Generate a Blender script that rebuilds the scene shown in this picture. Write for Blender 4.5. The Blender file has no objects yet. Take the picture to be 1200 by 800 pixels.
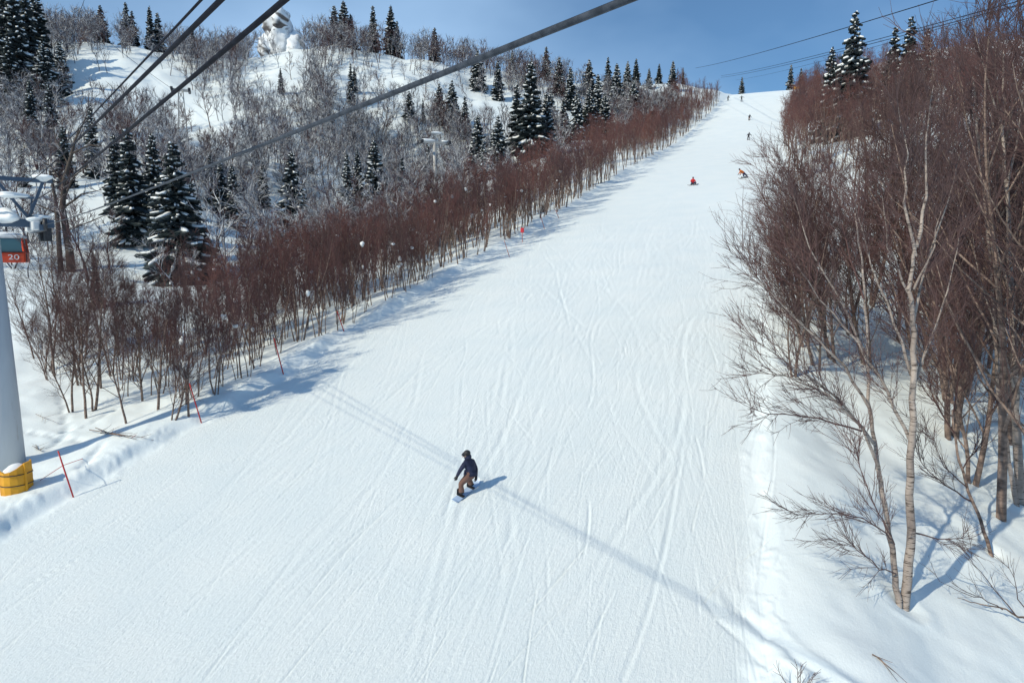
import bpy, bmesh, math, random
import numpy as np
from mathutils import Vector, Matrix

# ------------------------------------------------------------------ camera, light, exposure
SC = bpy.context.scene
COL = SC.collection
PITCH, YAW, SLOPE = math.radians(6.5), math.radians(20.2033), math.radians(13.2225)
CAM_H = 12.3 / math.cos(SLOPE)            # height of the gondola window above the piste
FOC = 800.0                               # focal length in pixels of a 1200 px wide frame (24 mm)
cam_data = bpy.data.cameras.new('camera')
cam_data.sensor_width = 36.0
cam_data.lens = 36.0 * FOC / 1200.0
cam_data.clip_start, cam_data.clip_end = 0.1, 5000
cam = bpy.data.objects.new('camera', cam_data)
cam.location = (0, 0, 0)
cam.rotation_euler = (math.pi / 2 - PITCH, 0, YAW)
COL.objects.link(cam)
SC.camera = cam

SUN_DIR = Vector((-0.43, -0.66, 0.60)).normalized()     # towards the sun: from the left, a little behind the camera
SUN_EL = math.asin(SUN_DIR.z)
sun_data = bpy.data.lights.new('sun', 'SUN')
sun_data.energy = 3.65
sun_data.angle = math.radians(0.6)
sun_data.color = (1.0, 0.90, 0.70)
sun = bpy.data.objects.new('sun', sun_data)
sun.rotation_euler = SUN_DIR.to_track_quat('Z', 'Y').to_euler()
COL.objects.link(sun)

world = bpy.data.worlds.new('World')
SC.world = world
world.use_nodes = True
nt = world.node_tree
nt.nodes.clear()
def N(tree, typ, **kw):
    n = tree.nodes.new(typ)
    for k, v in kw.items(): setattr(n, k, v)
    return n
w_out = N(nt, 'ShaderNodeOutputWorld')
w_bg = N(nt, 'ShaderNodeBackground')
w_sky = N(nt, 'ShaderNodeTexSky', sky_type='NISHITA')
w_sky.sun_disc = False
w_sky.sun_elevation = SUN_EL
w_sky.sun_rotation = math.atan2(SUN_DIR.x, SUN_DIR.y)
w_sky.altitude = 900
w_tint = N(nt, 'ShaderNodeMix', data_type='RGBA', blend_type='MULTIPLY')
w_tint.inputs[0].default_value = 1.0
w_tint.inputs[7].default_value = (0.56, 0.89, 1.12, 1)
w_tc = N(nt, 'ShaderNodeTexCoord')
w_map = N(nt, 'ShaderNodeMapping')
w_map.inputs['Scale'].default_value = (1.6, 1.6, 3.2)
w_map.inputs['Location'].default_value = (2.62, 3.71, 3.36)
w_n = N(nt, 'ShaderNodeTexNoise')
w_n.inputs['Scale'].default_value = 1.1
w_n.inputs['Detail'].default_value = 5
w_n.inputs['Roughness'].default_value = 0.46
w_r = N(nt, 'ShaderNodeValToRGB')
w_r.color_ramp.elements[0].position = 0.42
w_r.color_ramp.elements[1].position = 0.74
w_r.color_ramp.elements[0].color = (0.12, 0.12, 0.12, 1)
w_mix = N(nt, 'ShaderNodeMix', data_type='RGBA')
w_mix.inputs[7].default_value = (3.8, 6.0, 9.0, 1)      # cloud brightness in the sky's own units
L = nt.links.new
L(w_tc.outputs['Generated'], w_map.inputs['Vector']); L(w_map.outputs[0], w_n.inputs['Vector'])
L(w_n.outputs['Fac'], w_r.inputs[0]); L(w_r.outputs['Color'], w_mix.inputs[0])
L(w_sky.outputs[0], w_tint.inputs[6]); L(w_tint.outputs[2], w_mix.inputs[6])
L(w_mix.outputs[2], w_bg.inputs['Color']); L(w_bg.outputs[0], w_out.inputs['Surface'])
w_bg.inputs['Strength'].default_value = 0.095

vs = SC.view_settings
vs.view_transform = 'Standard'
vs.look = 'None'
vs.exposure = 0.0
vs.gamma = 1.0
vs.use_curve_mapping = False
SC.cycles.use_denoising = True
SC.cycles.max_bounces = 6
SC.cycles.transparent_max_bounces = 4

rng = np.random.default_rng(7)
random.seed(7)

# ------------------------------------------------------------------ where things of the photograph stand
cP, sP, cY, sY = math.cos(PITCH), math.sin(PITCH), math.cos(YAW), math.sin(YAW)
FWD = np.array([-sY * cP, cY * cP, -sP]); RGT = np.array([cY, sY, 0.0]); UPV = np.cross(RGT, FWD)
def ray(px, py): return FWD + RGT * ((px - 600) / FOC) + UPV * ((400 - py) / FOC)
def at(px, py, d): return ray(px, py) * d
def project(p):
    p = np.asarray(p, float); d = p @ FWD
    return 600 + FOC * (p @ RGT) / d, 400 - FOC * (p @ UPV) / d, d
def smooth(a, b, x):
    t = np.clip((x - a) / (b - a), 0, 1); return t * t * (3 - 2 * t)

# ------------------------------------------------------------------ terrain
TANS = math.tan(SLOPE)
_far = [at(872, 208, 99), at(878, 163, 168), at(878, 140, 208), at(867, 119, 246), at(900, 106, 272)]
_py = np.array([-300, 0, 40, 80] + [p[1] for p in _far] + [_far[-1][1] + 14, _far[-1][1] + 60, _far[-1][1] + 400])
_pz = np.array([-CAM_H - 55, -CAM_H, -CAM_H + 40 * TANS, -CAM_H + 80 * TANS] + [p[2] for p in _far] +
               [_far[-1][2] + 0.8, _far[-1][2] - 8, _far[-1][2] - 120])
_ys = np.arange(-300, 700, 1.0)
_zs = np.interp(_ys, _py, _pz)
_k = np.hanning(31); _k /= _k.sum()
_zs = np.concatenate([_zs[:15], np.convolve(_zs, _k, 'valid'), _zs[-15:]])
def prof(y): return np.interp(y, _ys, _zs)
XL_Y = [-100, 20, 60, 120, 200, 300, 700]; XL_X = [-23, -23.3, -22.6, -22.3, -20.5, -15, -13]
XR_Y = [-100, 20, 60, 120, 200, 300, 700]; XR_X = [0.3, 0.1, -0.5, -0.5, 2.5, 10.5, 14]
def xl(y): return np.interp(y, XL_Y, XL_X)
def xr(y): return np.interp(y, XR_Y, XR_X)

# control points of the hills: pixel of the ground and its distance
HILL = [(-60, 640, 24), (15, 548, 27), (60, 500, 32), (0, 470, 34), (100, 470, 36), (60, 430, 41), (0, 400, 44), (-150, 480, 36),
        (20, 345, 55), (120, 340, 58), (205, 335, 68), (-150, 360, 55), (280, 300, 80), (60, 285, 76), (340, 282, 108), (440, 240, 120),
        (510, 226, 148), (560, 212, 135), (622, 186, 145), (400, 205, 130), (300, 225, 112), (200, 215, 95), (100, 205, 95), (0, 230, 85),
        (700, 150, 195), (760, 128, 225), (300, 150, 150), (200, 150, 150), (100, 110, 150), (0, 120, 150), (400, 130, 168), (480, 130, 175),
        (550, 140, 178), (620, 125, 200), (820, 104, 268), (780, 98, 268), (700, 98, 250), (640, 96, 240), (560, 80, 226), (500, 82, 216),
        (450, 68, 210), (400, 66, 212), (330, 72, 208), (250, 84, 214), (200, 80, 210), (130, 52, 196), (60, 48, 190), (0, 44, 188),
        (-120, 60, 190), (-300, 120, 170), (-300, 250, 100), (-300, 500, 40)]
ctl = [at(*h) for h in HILL]
for (px, py, d) in [(780, 98, 268), (700, 98, 250), (560, 80, 226), (450, 68, 210), (330, 72, 208), (200, 80, 210), (60, 48, 190), (-120, 60, 190)]:
    p = at(px, py, d); q = p * (1 + 25 / d); ctl.append(np.array([q[0], q[1], p[2] - 3])); q = p * (1 + 130 / d); ctl.append(np.array([q[0], q[1], p[2] - 55]))
for y in (-60, -10, 15, 40, 70, 100, 140, 180, 220, 260, 300, 380):
    for dx, dz in ((-1.0, 0.15),): ctl.append(np.array([xl(y) + dx, y, prof(y) + dz]))
    ctl.append(np.array([xr(y) + 1.5, y, prof(y) + 0.2]))
    k = float(smooth(30, 120, y))
    for dx, a, b in ((6, -1.6, 1.0), (13, -4.4, 3.4), (25, -7.0, 6.5), (50, -6.0, 10.0)):
        ctl.append(np.array([xr(y) + dx, y, prof(y) + a + (b - a) * k]))
for q in [(-300, -100, -40), (-200, -250, -70), (0, -300, -80), (200, -250, -70), (400, 0, 10), (420, 300, 60), (300, 600, -20), (0, 650, -60), (-300, 600, -60), (-600, 300, -20), (-600, 0, -20)]:
    ctl.append(np.array(q, float))
ctl = np.array(ctl)
def _phi(r2): return 0.5 * r2 * np.log(np.maximum(r2, 1e-9))
_c = ctl[:, :2] / 100.0
_A = _phi(((_c[:, None] - _c[None]) ** 2).sum(2)) + np.eye(len(_c)) * 2e-3
_Pm = np.hstack([np.ones((len(_c), 1)), _c])
_S = np.block([[_A, _Pm], [_Pm.T, np.zeros((3, 3))]])
_w = np.linalg.solve(_S, np.concatenate([ctl[:, 2], np.zeros(3)]))
def tps(x, y):
    out = np.empty(x.shape); fx, fy, fo = x.ravel() / 100.0, y.ravel() / 100.0, out.ravel()
    for i in range(0, fx.size, 60000):
        a, b = fx[i:i + 60000], fy[i:i + 60000]
        fo[i:i + 60000] = _phi((a[:, None] - _c[None, :, 0]) ** 2 + (b[:, None] - _c[None, :, 1]) ** 2) @ _w[:-3] + _w[-3] + _w[-2] * a + _w[-1] * b
    return fo.reshape(x.shape)
# smooth value noise
_tab = rng.random((256, 256))
def vnoise(x, y):
    xi, yi = np.floor(x).astype(int), np.floor(y).astype(int); fx, fy = x - xi, y - yi
    fx, fy = fx * fx * fx * (fx * (fx * 6 - 15) + 10), fy * fy * fy * (fy * (fy * 6 - 15) + 10)
    g = lambda i, j: _tab[(xi + i) & 255, (yi + j) & 255]
    return (g(0, 0) * (1 - fx) + g(1, 0) * fx) * (1 - fy) + (g(0, 1) * (1 - fx) + g(1, 1) * fx) * fy - 0.5
def fbm(x, y, o=4):
    s, a = 0.0, 1.0
    for k in range(o): s = s + a * vnoise(x * 2 ** k + 17.3 * k, y * 2 ** k + 5.1 * k); a *= 0.5
    return s
def base_z(x, y):
    """Height of the ground without its small relief."""
    x, y = np.asarray(x, float), np.asarray(y, float)
    w = smooth(-5, 0.0, x - xl(y)) * (1 - smooth(0.0, 4, x - xr(y)))
    return prof(y) * w + tps(x, y) * (1 - w)

# ------------------------------------------------------------------ helpers for objects
def add_prop(o, label=None, cat=None, group=None, kind=None):
    if label: o['label'] = label
    if cat: o['category'] = cat
    if group: o['group'] = group
    if kind: o['kind'] = kind
    return o
def link(name, mesh, parent=None, loc=None):
    o = bpy.data.objects.new(name, mesh); COL.objects.link(o)
    if parent is not None: o.parent = parent
    if loc is not None: o.location = loc
    return o
def empty(name, loc, label, cat, group=None, rz=0.0):
    o = bpy.data.objects.new(name, None); COL.objects.link(o)
    o.location = loc; o.rotation_euler = (0, 0, rz); o.empty_display_size = 0.2
    return add_prop(o, label, cat, group)
def mesh_from(name, V, F, mats, midx=None, smooth_=False):
    """V (n,3) array; F list of (k,3) or (k,4) integer arrays; midx one material index per array of F, or per-face arrays."""
    me = bpy.data.meshes.new(name)
    V = np.asarray(V, np.float32); F = [np.asarray(f, np.int32) for f in F if len(f)]
    loops = np.concatenate([f.ravel() for f in F]); tot = np.concatenate([np.full(len(f), f.shape[1], np.int32) for f in F])
    st = np.concatenate([[0], np.cumsum(tot)[:-1]]).astype(np.int32)
    me.vertices.add(len(V)); me.vertices.foreach_set('co', V.ravel())
    me.loops.add(len(loops)); me.loops.foreach_set('vertex_index', loops)
    me.polygons.add(len(tot)); me.polygons.foreach_set('loop_start', st); me.polygons.foreach_set('loop_total', tot)
    for m in (mats if isinstance(mats, (list, tuple)) else [mats]): me.materials.append(m)
    if midx is not None:
        me.polygons.foreach_set('material_index', np.concatenate([np.full(len(f), m, np.int32) if np.isscalar(m) else np.asarray(m, np.int32) for f, m in zip(F, midx)]))
    if smooth_: me.polygons.foreach_set('use_smooth', np.ones(len(tot), bool))
    me.update(calc_edges=True)
    return me
def prisms(p0, p1, r0, r1, sides=3):
    """Tapered sticks between the point arrays p0 and p1."""
    p0, p1 = np.asarray(p0, float), np.asarray(p1, float); n = len(p0)
    r0, r1 = np.asarray(r0, float), np.asarray(r1, float)
    d = p1 - p0; d /= np.maximum(np.linalg.norm(d, axis=1, keepdims=True), 1e-9)
    h = np.where(np.abs(d[:, 2:3]) > 0.9, [[1.0, 0, 0]], [[0, 0, 1.0]])
    a = np.cross(d, h); a /= np.linalg.norm(a, axis=1, keepdims=True); b = np.cross(d, a)
    th = np.arange(sides) * 2 * np.pi / sides
    ring = a[:, None] * np.cos(th)[None, :, None] + b[:, None] * np.sin(th)[None, :, None]
    V = np.concatenate([p0[:, None] + ring * r0[:, None, None], p1[:, None] + ring * r1[:, None, None]], 1).reshape(-1, 3)
    base = (np.arange(n) * 2 * sides)[:, None]; k = np.arange(sides); k2 = (k + 1) % sides
    Q = np.stack([base + k, base + k2, base + sides + k2, base + sides + k], 2).reshape(-1, 4)
    return V, Q
def tube(pts, rad, sides=8, cap=True):
    """One continuous tube along a polyline."""
    pts = np.asarray(pts, float); n = len(pts); rad = np.broadcast_to(np.asarray(rad, float), (n,))
    t = np.gradient(pts, axis=0); t /= np.linalg.norm(t, axis=1, keepdims=True)
    h = np.array([0, 0, 1.0]) if abs(t[n // 2][2]) < 0.9 else np.array([1.0, 0, 0])
    a = np.cross(t, h); a /= np.linalg.norm(a, axis=1, keepdims=True); b = np.cross(a, t)
    th = np.arange(sides) * 2 * np.pi / sides
    V = (pts[:, None] + (a[:, None] * np.cos(th)[None, :, None] + b[:, None] * np.sin(th)[None, :, None]) * rad[:, None, None]).reshape(-1, 3)
    i = (np.arange(n - 1) * sides)[:, None]; k = np.arange(sides); k2 = (k + 1) % sides
    Q = np.stack([i + k, i + k2, i + sides + k2, i + sides + k], 2).reshape(-1, 4)
    F = [Q]
    if cap:
        V = np.vstack([V, pts[0], pts[-1]]); m = n * sides
        F.append(np.concatenate([np.stack([np.full(sides, m), k2, k], 1), np.stack([np.full(sides, m + 1), (n - 1) * sides + k, (n - 1) * sides + k2], 1)]))
    return V, F
class MB:
    """Collects solids and links them as one mesh object."""
    def __init__(s): s.bm = bmesh.new()
    def box(s, c, size, rot=None, bev=0.0):
        m = Matrix.Translation(c) @ (rot.to_4x4() if rot is not None else Matrix.Identity(4)) @ Matrix.Diagonal((*size, 1))
        r = bmesh.ops.create_cube(s.bm, size=1.0, matrix=m)
        if bev: bmesh.ops.bevel(s.bm, geom=list({e for v in r['verts'] for e in v.link_edges}), offset=bev, segments=2, affect='EDGES', profile=0.5)
        return s
    def rod(s, a, b, r, r2=None, seg=10):
        a, b = Vector(a), Vector(b); d = b - a
        m = Matrix.Translation((a + b) / 2) @ d.to_track_quat('Z', 'Y').to_matrix().to_4x4()
        bmesh.ops.create_cone(s.bm, cap_ends=True, segments=seg, radius1=r, radius2=r if r2 is None else r2, depth=d.length, matrix=m)
        return s
    def bar(s, a, b, w, h):
        a, b = Vector(a), Vector(b); d = b - a
        return s.box((a + b) / 2, (w, h, d.length), d.to_track_quat('Z', 'Y').to_matrix())
    def blob(s, c, size, seed=0, amp=0.15, sub=2):
        r = bmesh.ops.create_icosphere(s.bm, subdivisions=sub, radius=1.0)
        rr = random.Random(seed); ph = [rr.uniform(0, 6) for _ in range(6)]
        for v in r['verts']:
            k = 1 + amp * (math.sin(3 * v.co.x + ph[0]) + math.sin(4 * v.co.y + ph[1]) + math.sin(3.5 * v.co.z + ph[2]) + 0.6 * math.sin(9 * v.co.x + ph[3]) * math.sin(8 * v.co.y + ph[4]))
            v.co = Vector((v.co.x * size[0] * k, v.co.y * size[1] * k, v.co.z * size[2] * k)) + Vector(c)
        return s
    def build(s, name, mat, parent=None, smooth_=False, loc=None):
        me = bpy.data.meshes.new(name); s.bm.normal_update(); s.bm.to_mesh(me); s.bm.free()
        for m in (mat if isinstance(mat, list) else [mat]): me.materials.append(m)
        if smooth_: me.polygons.foreach_set('use_smooth', np.ones(len(me.polygons), bool))
        return link(name, me, parent, loc)

# ------------------------------------------------------------------ materials
def new_mat(name, rough=0.7, metal=0.0, color=None, spec=None):
    m = bpy.data.materials.new(name); m.use_nodes = True; t = m.node_tree; b = t.nodes['Principled BSDF']
    b.inputs['Roughness'].default_value = rough; b.inputs['Metallic'].default_value = metal
    if color: b.inputs['Base Color'].default_value = (*color, 1)
    if spec is not None: b.inputs['Specular IOR Level'].default_value = spec
    return m, t, b
def noise(t, scale, detail=4, rough=0.55, coord='Object', stretch=None, loc=None):
    tc = N(t, 'ShaderNodeTexCoord'); mp = N(t, 'ShaderNodeMapping'); n = N(t, 'ShaderNodeTexNoise')
    if stretch: mp.inputs['Scale'].default_value = stretch
    if loc: mp.inputs['Location'].default_value = loc
    n.inputs['Scale'].default_value = scale; n.inputs['Detail'].default_value = detail; n.inputs['Roughness'].default_value = rough
    t.links.new(tc.outputs[coord], mp.inputs['Vector']); t.links.new(mp.outputs[0], n.inputs['Vector'])
    return n.outputs['Fac']
def ramp(t, fac, stops):
    r = N(t, 'ShaderNodeValToRGB'); e = r.color_ramp.elements
    for i, (p, c) in enumerate(stops):
        if i >= 2: e.new(p)
    for i, (p, c) in enumerate(stops): e[i].position = p; e[i].color = (*c, 1)
    t.links.new(fac, r.inputs[0]); return r.outputs['Color']
def bump(t, b, h, dist, strength=1.0, prev=None):
    n = N(t, 'ShaderNodeBump'); n.inputs['Distance'].default_value = dist; n.inputs['Strength'].default_value = strength
    t.links.new(h, n.inputs['Height'])
    if prev is not None: t.links.new(prev, n.inputs['Normal'])
    t.links.new(n.outputs[0], b.inputs['Normal']); return n.outputs[0]
def mottled(name, c1, c2, scale, rough=0.7, metal=0.0, bd=0.0, stretch=None, lo=0.35, hi=0.65):
    m, t, b = new_mat(name, rough, metal)
    f = noise(t, scale, stretch=stretch)
    t.links.new(ramp(t, f, [(lo, c1), (hi, c2)]), b.inputs['Base Color'])
    if bd: bump(t, b, f, bd)
    return m
def snowy(name, c1, c2, scale, lo=0.25, hi=0.6, amount=(0.42, 0.55), nscale=2.0, rough=0.85):
    """Bark or rock that carries snow on what faces up."""
    m, t, b = new_mat(name, rough)
    base = ramp(t, noise(t, scale), [(0.35, c1), (0.65, c2)])
    g = N(t, 'ShaderNodeNewGeometry'); sx = N(t, 'ShaderNodeSeparateXYZ'); t.links.new(g.outputs['Normal'], sx.inputs[0])
    up = N(t, 'ShaderNodeMapRange'); up.inputs['From Min'].default_value = lo; up.inputs['From Max'].default_value = hi; t.links.new(sx.outputs['Z'], up.inputs['Value'])
    nz = N(t, 'ShaderNodeMapRange'); nz.inputs['From Min'].default_value = amount[0]; nz.inputs['From Max'].default_value = amount[1]; t.links.new(noise(t, nscale), nz.inputs['Value'])
    mu = N(t, 'ShaderNodeMath', operation='MULTIPLY'); t.links.new(up.outputs[0], mu.inputs[0]); t.links.new(nz.outputs[0], mu.inputs[1])
    mx = N(t, 'ShaderNodeMix', data_type='RGBA'); mx.inputs[7].default_value = (0.82, 0.86, 0.9, 1)
    t.links.new(mu.outputs[0], mx.inputs[0]); t.links.new(base, mx.inputs[6]); t.links.new(mx.outputs[2], b.inputs['Base Color'])
    return m

M_snow, _t, _b = new_mat('snow', 0.55, 0.0, (0.86, 0.89, 0.90), 0.25)
_t.links.new(ramp(_t, noise(_t, 0.35, 5), [(0.3, (0.77, 0.855, 0.885)), (0.7, (0.83, 0.895, 0.91))]), _b.inputs['Base Color'])
_at = N(_t, 'ShaderNodeAttribute', attribute_name='groomed')
def _masked(f, a0, a1):
    r = N(_t, 'ShaderNodeMapRange'); r.inputs['To Min'].default_value = a0; r.inputs['To Max'].default_value = a1
    m = N(_t, 'ShaderNodeMath', operation='MULTIPLY'); _t.links.new(_at.outputs['Fac'], r.inputs['Value'])
    _t.links.new(r.outputs[0], m.inputs[0]); _t.links.new(f, m.inputs[1]); return m.outputs[0]
_n1 = bump(_t, _b, _masked(noise(_t, 2.6, 8, 0.72, stretch=(5.0, 0.35, 1)), 0.0, 1.0), 0.022)
_n2 = bump(_t, _b, _masked(noise(_t, 9.0, 6, 0.75, stretch=(1.5, 0.8, 1), loc=(3, 7, 0)), 0.35, 1.0), 0.045, prev=_n1)
_n3 = bump(_t, _b, _masked(noise(_t, 1.1, 4, 0.5, loc=(1, 2, 0)), 0.6, 0.2), 0.05, prev=_n2)
M_snowcap = mottled('settled_snow', (0.80, 0.85, 0.88), (0.88, 0.90, 0.91), 3.0, 0.6, bd=0.03)
M_twig, _t, _b = new_mat('birch_twig_bark', 0.8)
_c0 = ramp(_t, noise(_t, 0.11, 3), [(0.32, (0.058, 0.032, 0.038)), (0.5, (0.112, 0.048, 0.046)), (0.70, (0.19, 0.070, 0.054))])
_oi = N(_t, 'ShaderNodeObjectInfo'); _hr = N(_t, 'ShaderNodeMapRange'); _hr.inputs['To Min'].default_value = 0.62; _hr.inputs['To Max'].default_value = 1.25
_t.links.new(_oi.outputs['Random'], _hr.inputs['Value']); _hm = N(_t, 'ShaderNodeMix', data_type='RGBA', blend_type='MULTIPLY'); _hm.inputs[0].default_value = 1.0
_gf = N(_t, 'ShaderNodeMath', operation='MULTIPLY_ADD'); _t.links.new(_oi.outputs['Random'], _gf.inputs[0]); _gf.inputs[1].default_value = 7.31; _gf.inputs[2].default_value = 0.0
_gr = N(_t, 'ShaderNodeMath', operation='FRACT'); _t.links.new(_gf.outputs[0], _gr.inputs[0])
_gn = N(_t, 'ShaderNodeMath', operation='MULTIPLY'); _t.links.new(_gr.outputs[0], _gn.inputs[0]); _t.links.new(noise(_t, 0.35, 3, loc=(5, 1, 0)), _gn.inputs[1])
_gx = N(_t, 'ShaderNodeMix', data_type='RGBA'); _t.links.new(_gn.outputs[0], _gx.inputs[0]); _t.links.new(_c0, _gx.inputs[6]); _gx.inputs[7].default_value = (0.085, 0.068, 0.066, 1)
_t.links.new(_gx.outputs[2], _hm.inputs[6]); _t.links.new(_hr.outputs[0], _hm.inputs[7]); _t.links.new(_hm.outputs[2], _b.inputs['Base Color'])
M_trunk = mottled('young_birch_bark', (0.075, 0.052, 0.045), (0.30, 0.22, 0.18), 3.0, 0.85, stretch=(1, 1, 3))
M_rtwig = snowy('hillside_birch_bark', (0.06, 0.032, 0.036), (0.10, 0.05, 0.052), 0.6, 0.1, 0.6, (0.46, 0.60), 0.9)
M_htwig = snowy('bare_tree_bark', (0.032, 0.031, 0.048), (0.068, 0.055, 0.072), 0.6, -0.15, 0.45, (0.34, 0.52), 0.9)
M_needle = mottled('spruce_needles', (0.008, 0.018, 0.026), (0.026, 0.042, 0.046), 1.4, 0.8)
M_sbark = mottled('spruce_bark', (0.05, 0.04, 0.035), (0.09, 0.07, 0.06), 4.0, 0.9)

# ------------------------------------------------------------------ the ground, one sheet: small relief, groomed piste, tracks
def edge_wiggle(y): return 0.7 * fbm(y / 9.0 + 3.0, y * 0 + 1.5, 3) + 0.35 * vnoise(y / 1.3, y * 0 + 7.5)
def ground_z(x, y):
    x, y = np.asarray(x, float), np.asarray(y, float)
    z = base_z(x, y); r = np.hypot(x, y)
    el, er = xl(y) + edge_wiggle(y), xr(y) + 0.6 * edge_wiggle(y + 55.0)
    off = np.maximum(smooth(0.0, 3.0, el - x), smooth(0.0, 3.0, x - er))
    z = z + off * (0.55 * fbm(x / 7.0, y / 7.0, 3) + 0.10 * fbm(x / 1.1, y / 1.1, 2) * (1 - smooth(60, 120, r)))
    z = z + 5.0 * fbm(x / 26.0 + 9, y / 26.0, 4) * smooth(20, 60, el - x) * smooth(90, 130, r)
    z = z + smooth(-0.1, 0.75, el - x) * (0.42 + 0.35 * vnoise(y / 4.0, x * 0 + 2.2)) * (1 - 0.7 * smooth(1.0, 5.0, el - x))
    z = z + smooth(0.0, 0.6, x - er) * (0.16 + 0.12 * vnoise(y / 3.0, x * 0 + 12.2)) * (1 - 0.6 * smooth(1.0, 4.0, x - er))
    lump = np.maximum(np.exp(-((x - el + 0.5) / 0.7) ** 2), 0.55 * np.exp(-((x - er - 0.2) / 0.5) ** 2))
    z = z + lump * 0.22 * np.maximum(fbm(x / 0.55, y / 0.7, 3), -0.1) * (1 - smooth(70, 110, r))
    return z + 0.22 * fbm(x / 14.0 + 4, y / 22.0, 3) * (1 - off)
def gz(x, y): return float(ground_z(np.array([x]), np.array([y]))[0])
_D = np.concatenate([np.arange(8, 80, 0.2), np.arange(80, 420, 0.8)])
def hit(px, py, far=False):
    """Where the ground is that the photograph shows at a pixel."""
    r = ray(px, py); q = r[None] * _D[:, None]
    s = q[:, 2] - ground_z(q[:, 0], q[:, 1]); k = np.nonzero((s[:-1] > 0) & (s[1:] <= 0))[0]
    if not len(k): return None
    k = k[0]; f = s[k] / (s[k] - s[k + 1]); p = r * (_D[k] + f * (_D[k + 1] - _D[k]))
    return np.array([p[0], p[1], gz(p[0], p[1])])

def tracks(x, y):
    """Depth of the grooves that skis and boards cut into the piste."""
    d = np.zeros_like(x); R = np.random.default_rng(21)
    order = np.argsort(y); ys = y[order]
    for k in range(1500):
        long_ = k < 60
        ya = R.uniform(10, 120) ** 1.0 if not long_ else 8.0; ya = R.uniform(8, 60) if k % 3 else ya
        yb = ya + (R.uniform(6, 30) if not long_ else 200)
        x0 = R.uniform(-22.5, 0.4); dr = R.normal(0, 0.20); amp = abs(R.normal(0, 0.8)) if k % 9 else R.uniform(1.0, 3.0); lam = R.uniform(14, 44); ph = R.uniform(0, 6.28)
        wd = R.choice([0.025, 0.03, 0.04, 0.05, 0.07, 0.12]); dep = R.uniform(0.002, 0.009) * (2.6 if k % 19 == 0 else 1) * (1.2 if wd > 0.09 else 1)
        pair = (k % 5 == 0)
        i0, i1 = np.searchsorted(ys, [ya, yb]); idx = order[i0:i1]
        if not len(idx): continue
        yy = y[idx]; u = (yy - ya) / (yb - ya)
        xc = x0 + dr * (yy - ya) * (0.35 if long_ else 1) + amp * np.sin(6.283 * yy / lam + ph)
        fade = smooth(0, 0.12, u) * (1 - smooth(0.85, 1, u)) * (0.55 + 0.9 * np.clip(vnoise(yy / 2.2, yy * 0 + k) + 0.4, 0, 1)) * (1 - smooth(45, 110, yy))
        ws = wd * (1 + np.maximum(0, yy - 30) / 40.0)
        for o in ((0.0, 0.42) if pair else (0.0,)):
            t = (x[idx] - xc - o) / ws; near = np.abs(t) < 4
            tt, ff = t[near], fade[near]
            d[idx[near]] += dep * ff * (-np.exp(-tt * tt) + 0.55 * np.exp(-((tt - 1.7) / 0.8) ** 2) + 0.3 * np.exp(-((tt + 1.7) / 0.8) ** 2))
    for k in range(90):
        ya = R.uniform(9, 34); yb = ya + R.uniform(1.5, 7.0); x0 = R.uniform(-23, -1); dr = R.normal(0.0, 0.16); cv = R.normal(0, 0.02)
        wd = R.uniform(0.022, 0.05); dep = R.uniform(0.018, 0.04); i0, i1 = np.searchsorted(ys, [ya, yb]); idx = order[i0:i1]
        if not len(idx): continue
        yy = y[idx]; u = (yy - ya) / (yb - ya); t = (x[idx] - x0 - dr * (yy - ya) - cv * (yy - ya) ** 2) / wd; near = np.abs(t) < 4; tt = t[near]
        d[idx[near]] += dep * (smooth(0, 0.2, u) * (1 - smooth(0.6, 1, u)) * (0.4 + np.clip(vnoise(yy / 0.5, yy * 0 + k) + 0.4, 0, 1)))[near] * (-np.exp(-tt * tt) + 0.5 * np.exp(-((tt - 1.6) / 0.7) ** 2))
    return d

az = YAW * 1.0
fine = np.radians(np.arange(-42, 42, 0.085))
rest = np.radians(np.arange(42, 318, 4.0))
ANG = np.concatenate([fine, rest])
rad = [1.5, 3, 5, 7, 9, 10.5, 12]
while rad[-1] < 340: rad.append(rad[-1] + min(1.7, rad[-1] ** 2 / (12.3 * 683) * 1.08))
while rad[-1] < 1000: rad.append(rad[-1] * 1.05)
RAD = np.array(rad)
AA, RR = np.meshgrid(ANG, RAD)
gx, gy = -np.sin(YAW - AA) * RR, np.cos(YAW - AA) * RR
# heights of the smooth base on a coarser set, then the relief at full detail
gzv = ground_z(gx, gy)
inside = (gx > xl(gy) - 0.2) & (gx < xr(gy) + 0.6) & (RR < 120) & (RR > 10) & (np.abs(AA) < 0.74)
flat_t = np.zeros_like(gx); flat_t[inside] = tracks(gx[inside], gy[inside]); gzv = gzv + flat_t
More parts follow.
